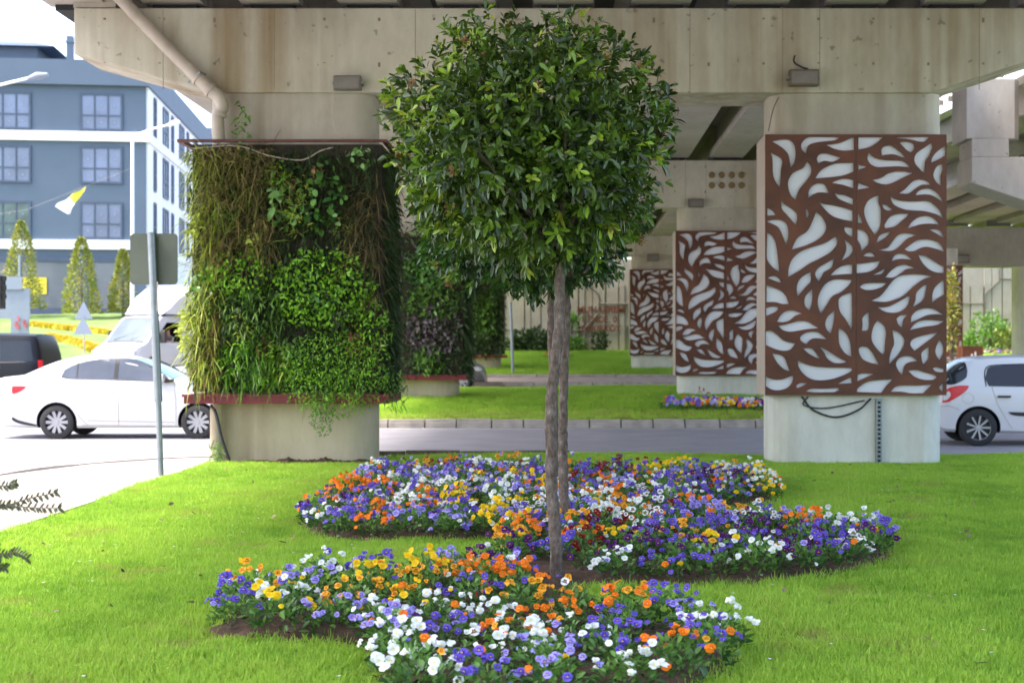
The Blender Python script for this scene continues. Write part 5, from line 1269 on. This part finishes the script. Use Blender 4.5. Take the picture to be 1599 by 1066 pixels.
for pts_ in ([(X(182),Z(593)), (X(183),Z(630)), (X(183),Z(664))], [(X(268),Z(596)), (X(272),Z(625)), (X(272),Z(664))], [(X(98),Z(592)), (X(104),Z(615)), (X(122),Z(650)), (X(135),Z(664))], [(X(135),Z(657)), (X(270),Z(660))], [(X(126),Z(664)), (X(280),Z(666))]):
    b.line('door_seam', pts_, M['stain'], sedan, r=.004)
handle(b, X(116), Z(607), sedan, M['white_paint']); handle(b, X(196), Z(608.5), sedan, M['white_paint'])
b.patch('tail_light', [(X(18),Z(603)), (X(38),Z(603.5)), (X(39),Z(606)), (X(30),Z(612)), (X(19),Z(615))], M['redlight'], sedan)
b.patch('head_light', [(X(296),Z(603)), (X(322),Z(607)), (X(335),Z(618)), (X(310),Z(616))], M['clearlight'], sedan)
b.patch('bumper_trim', [(X(18),Z(651)), (X(30),Z(657)), (X(54),Z(663)), (X(54),Z(666)), (X(30),Z(662)), (X(18),Z(656))], M['black'], sedan)
mb = MB(); y = b.y_at(X(250), Z(594)); mb.box(X(241), X(256), -y-.20, -y-.02, Z(597), Z(584)); mb.build('mirror', M['white_paint'], sedan, world=False, bevel=.04, smooth=True)
mb = MB(); mb.box(X(254), X(268), -y-.06, -y+.02, Z(598), Z(593)); mb.build('mirror_foot', M['black'], sedan, world=False)

# white hatchback, right
S = 92.0; D = 24.1
hat = thing('hatchback_car', ((1599+60-VX)*D/F, D+.85, -.12), 'white hatchback at the right edge driving out of the frame, red tail light showing', 'car', 'vehicles', R(-4.5))
X = lambda px: (px-1659)/S
Z = lambda py: (697-py)/S
b = Body([(X(1468),.42), (X(1467),.56), (X(1469),.72), (X(1476),.90), (X(1481),1.03), (X(1489),1.14), (X(1500),1.27), (X(1512),1.39), (X(1525),1.47), (X(1545),1.505), (X(1599),1.53), (X(1640),1.52), (.35,1.45), (.9,1.18), (1.2,1.03), (1.6,.93), (1.85,.78), (1.95,.55), (1.96,.4)],
         [(X(1468),.30), (X(1490),.24), (0,.2), (1.96,.3)], [(X(1468),1.0), (X(1500),1.08), (0,1.0), (1.2,.95), (1.96,.8)], .85, .36)
wx0 = X(1537); wx1 = wx0+2.5
b.mesh('body', M['white_paint'], hat, ((wx0, .31), (wx1, .31)), .375)
for wx in (wx0, wx1):
    for sd_ in (-1, 1): wheel(hat, wx, sd_*.745, .315, .318, 9, sd_, .028, .70)
for sd_ in (-1, 1):
    b.patch('side_window', [(X(1549),Z(603)), (X(1549),Z(586)), (X(1553),Z(575)), (X(1566),Z(571)), (X(1620),Z(569)), (X(1665),Z(574)), (X(1700),Z(590)), (X(1715),Z(604)), (X(1640),Z(604)), (X(1562),Z(603))], M['glass_dark'], hat, sd_, nx=40)
b.line('window_trim', [(X(1549),Z(603)), (X(1548),Z(586)), (X(1552),Z(574)), (X(1566),Z(570)), (X(1620),Z(568))], M['black'], hat, r=.010)
b.patch('rear_glass_edge', [(X(1484),Z(600)), (X(1492),Z(586)), (X(1504),Z(572)), (X(1518),Z(565)), (X(1522),Z(575)), (X(1519),Z(590)), (X(1500),Z(600))], M['glass_dark'], hat)
b.patch('rear_glass_edge', [(X(1484),Z(600)), (X(1492),Z(586)), (X(1504),Z(572)), (X(1518),Z(565)), (X(1522),Z(575)), (X(1519),Z(590)), (X(1500),Z(600))], M['glass_dark'], hat, 1)
b.toppatch('rear_window', X(1485), X(1516), M['glass_dark'], hat, .03)
b.toppatch('windscreen', .4, 1.1, M['glass_dark'], hat, .05)
b.patch('tail_light', [(X(1482),Z(629)), (X(1485),Z(614)), (X(1496),Z(604)), (X(1521),Z(602)), (X(1519),Z(609)), (X(1508),Z(618)), (X(1492),Z(627))], M['redlight'], hat, off=.012)
b.patch('tail_light', [(X(1482),Z(629)), (X(1485),Z(614)), (X(1496),Z(604)), (X(1521),Z(602)), (X(1519),Z(609)), (X(1508),Z(618)), (X(1492),Z(627))], M['redlight'], hat, 1, off=.012)
b.patch('reversing_light', [(X(1483),Z(625)), (X(1485),Z(616)), (X(1492),Z(611)), (X(1494),Z(618)), (X(1488),Z(625))], M['clearlight'], hat, off=.018)
b.line('door_seam', [(X(1558),Z(604)), (X(1566),Z(630)), (X(1580),Z(655)), (X(1590),Z(670))], M['boxside'], hat, r=.004)
b.line('bumper_seam', [(X(1472),Z(636)), (X(1490),Z(634)), (X(1508),Z(640))], M['boxside'], hat, r=.004)
b.line('fuel_flap', [(X(1521+9*math.cos(k*.7)), Z(622+8*math.sin(k*.7))) for k in range(10)], M['boxside'], hat, r=.003)
handle(b, X(1576), Z(619), hat, M['black'], w_=.22)
b.patch('rub_strip', [(X(1582),Z(643)), (X(1600),Z(643.5)), (X(1700),Z(646)), (X(1700),Z(651)), (X(1600),Z(649.5)), (X(1588),Z(648))], M['black'], hat, off=.012, smooth_pts=False)
mb = MB(); mb.box(X(1468)-.012, X(1468)+.01, -.26, .26, .44, .55); mb.build('number_plate', M['signwhite'], hat, world=False)

# black van, left edge (rear part showing)
D = 36.0; S = F/D
van = thing('van', ((62-VX)*D/F-2.4, D+.95, .02), 'black van leaving at the left edge, tinted windows and red tail light', 'van', 'vehicles')
van.rotation_euler.z = R(180)     # drives to the left: local +x points to world -x
b = Body([(-2.42,.5), (-2.42,.9), (-2.38,1.25), (-2.30,1.62), (-2.20,1.84), (-2.0,1.90), (0,1.93), (1.1,1.86), (1.7,1.35), (2.0,1.1), (2.45,.95), (2.6,.6), (2.61,.45)],
         [(-2.42,.40), (-2.0,.28), (2.61,.3)], [(-2.42,1.22), (2,1.15), (2.6,.9)], .95, .2)
b.mesh('body', M['black_paint'], van, ((-1.6, .33), (1.55, .33)), .40)
for wx in (-1.6, 1.55):
    for sd_ in (-1, 1): wheel(van, wx, sd_*.82, .33, .335, 8, sd_, .05)
for sd_ in (1, -1):
    for xa, xb in ((-2.2, -1.05), (-.98, .25), (.32, 1.2)):
        b.patch('side_window', [(xa,1.22), (xa+.1,1.74), (xb-.02,1.74), (xb,1.22)], M['glass_dark'], van, sd_, smooth_pts=False)
    b.patch('tail_light', [(-2.41,.75), (-2.40,1.25), (-2.30,1.25), (-2.33,.75)], M['redlight'], van, sd_, smooth_pts=False)
    b.line('door_seam', [(-1.02,1.2), (-1.0,.4)], M['joint'], van, sd_)
b.toppatch('roof_sheen', -2.1, .9, M['signwhite'], van, .03) if False else None

# silver car behind the second planted wall (front end showing)
D = 46.0; S = F/D
silv = thing('silver_car', ((757-VX)*D/F-1.95, D+.8, rz(-3, 46)-.03), 'silver car emerging behind the second planted wall, one wheel showing', 'car', 'vehicles')
b = Body([(-1.95,.5), (-1.93,.9), (-1.6,1.2), (-1.1,1.42), (-.3,1.5), (.3,1.45), (.85,1.1), (1.2,.97), (1.6,.88), (1.85,.74), (1.95,.55), (1.96,.4)], [(-1.95,.3), (1.96,.28)], [(-1.95,1), (1.96,.8)], .84)
b.mesh('body', M['silver_paint'], silv, ((-1.2, .3), (1.2, .3)), .345)
for wx in (-1.2, 1.2):
    for sd_ in (-1, 1): wheel(silv, wx, sd_*.74, .30, .30, 7, sd_, .05)
b.patch('head_light', [(1.58,.72), (1.62,.80), (1.82,.74), (1.86,.66), (1.7,.64)], M['clearlight'], silv)
b.patch('side_window', [(-1.3,.98), (-1.0,1.34), (.2,1.36), (.75,1.02)], M['glass_dark'], silv)
b.toppatch('windscreen', .3, .8, M['glass_dark'], silv)

# white truck heading towards us, left
D = 41.0
tr = thing('truck', (-13.85, 49.5, .55), 'white box truck with rounded roof spoiler behind the sedan, driver at its open window', 'truck', 'vehicles')
tr.rotation_euler.z = R(-114)
b = Body([(-.6,2.1), (-.2,2.16), (.6,2.18), (1.15,2.12), (1.35,2.0), (1.9,1.42), (2.1,1.22), (2.45,1.08), (2.62,.9), (2.70,.6), (2.71,.4)], [(-.6,.45), (2.3,.35), (2.71,.4)], [(-.6,1.2), (2.1,1.15), (2.7,.85)], .98, .10)
ob = b.mesh('cab', M['white_paint'], tr, ((1.75, .37),), .43)
# open side window cut into the cab
cut = MB(); cut.prism([(.25, 1.25), (.25, 1.92), (1.0, 1.92), (1.45, 1.5), (1.5, 1.25)], .35, 1.3); c_ = cut.build('cut', M['black'], None)
ob.parent = None; md = ob.modifiers.new('b', 'BOOLEAN'); md.object = c_; md.operation = 'DIFFERENCE'; md.solver = 'EXACT'; bpy.context.view_layer.update()
me = bpy.data.meshes.new_from_object(ob.evaluated_get(bpy.context.evaluated_depsgraph_get())); me.name = 'cab'; ob.modifiers.clear(); ob.data = me; ob.parent = tr; bpy.data.objects.remove(c_)
me.materials.clear(); me.materials.append(M['white_paint']); me.materials.append(M['black'])
for p in me.polygons:
    c0 = p.center
    if (.2 < c0.x < 1.52 and 1.24 < c0.z < 1.93 and .34 < c0.y < b.y_at(c0.x, c0.z)-.004): p.material_index = 1
b.toppatch('windscreen_seal', 1.27, 2.12, M['black'], tr, -.0, .004); b.toppatch('windscreen', 1.34, 2.05, M['screen'], tr, .06, .012)
for wx in (1.75, -2.6):
    for sd_ in (-1, 1): wheel(tr, wx, sd_*.84, .37, .37, 6, sd_, .06)
mb = MB(); mb.prism([(-4.2, .75), (-.7, .75), (-.7, 3.25), (-4.2, 3.25)], -1.05, 1.05); mb.build('cargo_box', M['white_paint'], tr, world=False, bevel=.03)
mb = MB()
for i, (x, z, hw_) in enumerate([(1.15, 2.24, .82), (.9, 2.5, .9), (.5, 2.85, .97), (0, 3.12, 1.02), (-.69, 3.26, 1.05)]):
    mb.v += [(x, -hw_, 2.2), (x, -hw_, z-.12), (x, -hw_+.14, z), (x, hw_-.14, z), (x, hw_, z-.12), (x, hw_, 2.2)]
mb.f = [(i*6+k, i*6+k+1, (i+1)*6+k+1, (i+1)*6+k) for i in range(4) for k in range(5)]+[(0,1,2,3,4,5), (24,25,26,27,28,29)]; mb.m = [0]*len(mb.f)
mb.build('roof_spoiler', M['white_paint'], tr, world=False, smooth=True)
for sd_ in (1, -1):
    mb = MB(); mb.box(1.42, 1.52, sd_*1.12-.10, sd_*1.12+.10, 1.22, 1.66); mb.build('mirror', M['black'], tr, world=False, bevel=.03)
mb = MB(); mb.tube([(2.02, -.5, 1.33), (1.8, .2, 1.55)], .012, 5); mb.tube([(2.02, .2, 1.33), (1.82, .8, 1.5)], .012, 5); mb.build('wiper', M['black'], tr, world=False)
MB().box(2.69, 2.72, -.6, .6, .62, .80).build('grille', M['black'], tr, world=False)
for sd_ in (1, -1): MB().box(2.55, 2.66, sd_*.75-.15, sd_*.75+.15, .82, .97).build('head_light', M['clearlight'], tr, world=False, bevel=.02)

# the driver: skinned figure seated inside, arm on the sill
def skin_mesh(name, joints, edges, mat, loc, rotz, parent=None, sub=2):
    me = bpy.data.meshes.new(name); me.from_pydata([j[0] for j in joints], edges, []); ob = bpy.data.objects.new(name, me); col.objects.link(ob)
    ob.modifiers.new('s', 'SKIN'); 
    if not me.skin_vertices: 
        bm = bmesh.new(); bm.from_mesh(me); bm.verts.layers.skin.verify(); bm.to_mesh(me); bm.free()
    for i, j in enumerate(joints): me.skin_vertices[0].data[i].radius = (j[1], j[1]); me.skin_vertices[0].data[i].use_root = (i == 0)
    md = ob.modifiers.new('sub', 'SUBSURF'); md.levels = sub; md.render_levels = sub; bpy.context.view_layer.update()
    m2 = bpy.data.meshes.new_from_object(ob.evaluated_get(bpy.context.evaluated_depsgraph_get())); bpy.data.objects.remove(ob); m2.name = name
    m2.materials.clear(); m2.materials.append(mat); m2.polygons.foreach_set('use_smooth', [True]*len(m2.polygons))
    o = link(name, m2, parent); o.location = loc; o.rotation_euler.z = rotz; return o
dl = tr.matrix_basis @ Vector((.62, .62, 1.0))
drv = thing('person', dl, 'driver in a grey shirt leaning an arm at the open truck window', 'person')
drv.rotation_euler.z = tr.rotation_euler.z
J = [((0,0,0), .13), ((0,0,.22), .14), ((.02,0,.40), .15), ((.03,0,.50), .06), ((.04,0,.60), .085), ((.05,0,.70), .085),
     ((.02,.19,.40), .06), ((.16,.30,.24), .045), ((.36,.22,.30), .035), ((.43,.20,.32), .03),
     ((.02,-.19,.40), .06), ((.20,-.24,.22), .045), ((.42,-.16,.30), .035), ((.3,.1,-.02), .09), ((.3,-.1,-.02), .09)]
skin_mesh('body', J, [(0,1),(1,2),(2,3),(3,4),(4,5),(2,6),(6,7),(7,8),(8,9),(2,10),(10,11),(11,12),(0,13),(0,14)], M['skin'], (0,0,0), 0, drv)
skin_mesh('shirt', [((0,0,.02), .145), ((0,0,.22), .155), ((.02,0,.40), .162), ((.02,.19,.40), .07), ((.13,.28,.27), .055), ((.02,-.19,.40), .07), ((.15,-.25,.26), .055)], [(0,1),(1,2),(2,3),(3,4),(2,5),(5,6)], M['cloth'], (0,0,0), 0, drv)
MB().lathe([(.001, .80), (.05, .795), (.09, .74), (.095, .69), (.08, .66)], 16, 'z', (.03, 0, 0)).build('hair', M['hair'], drv, smooth=True, world=False)
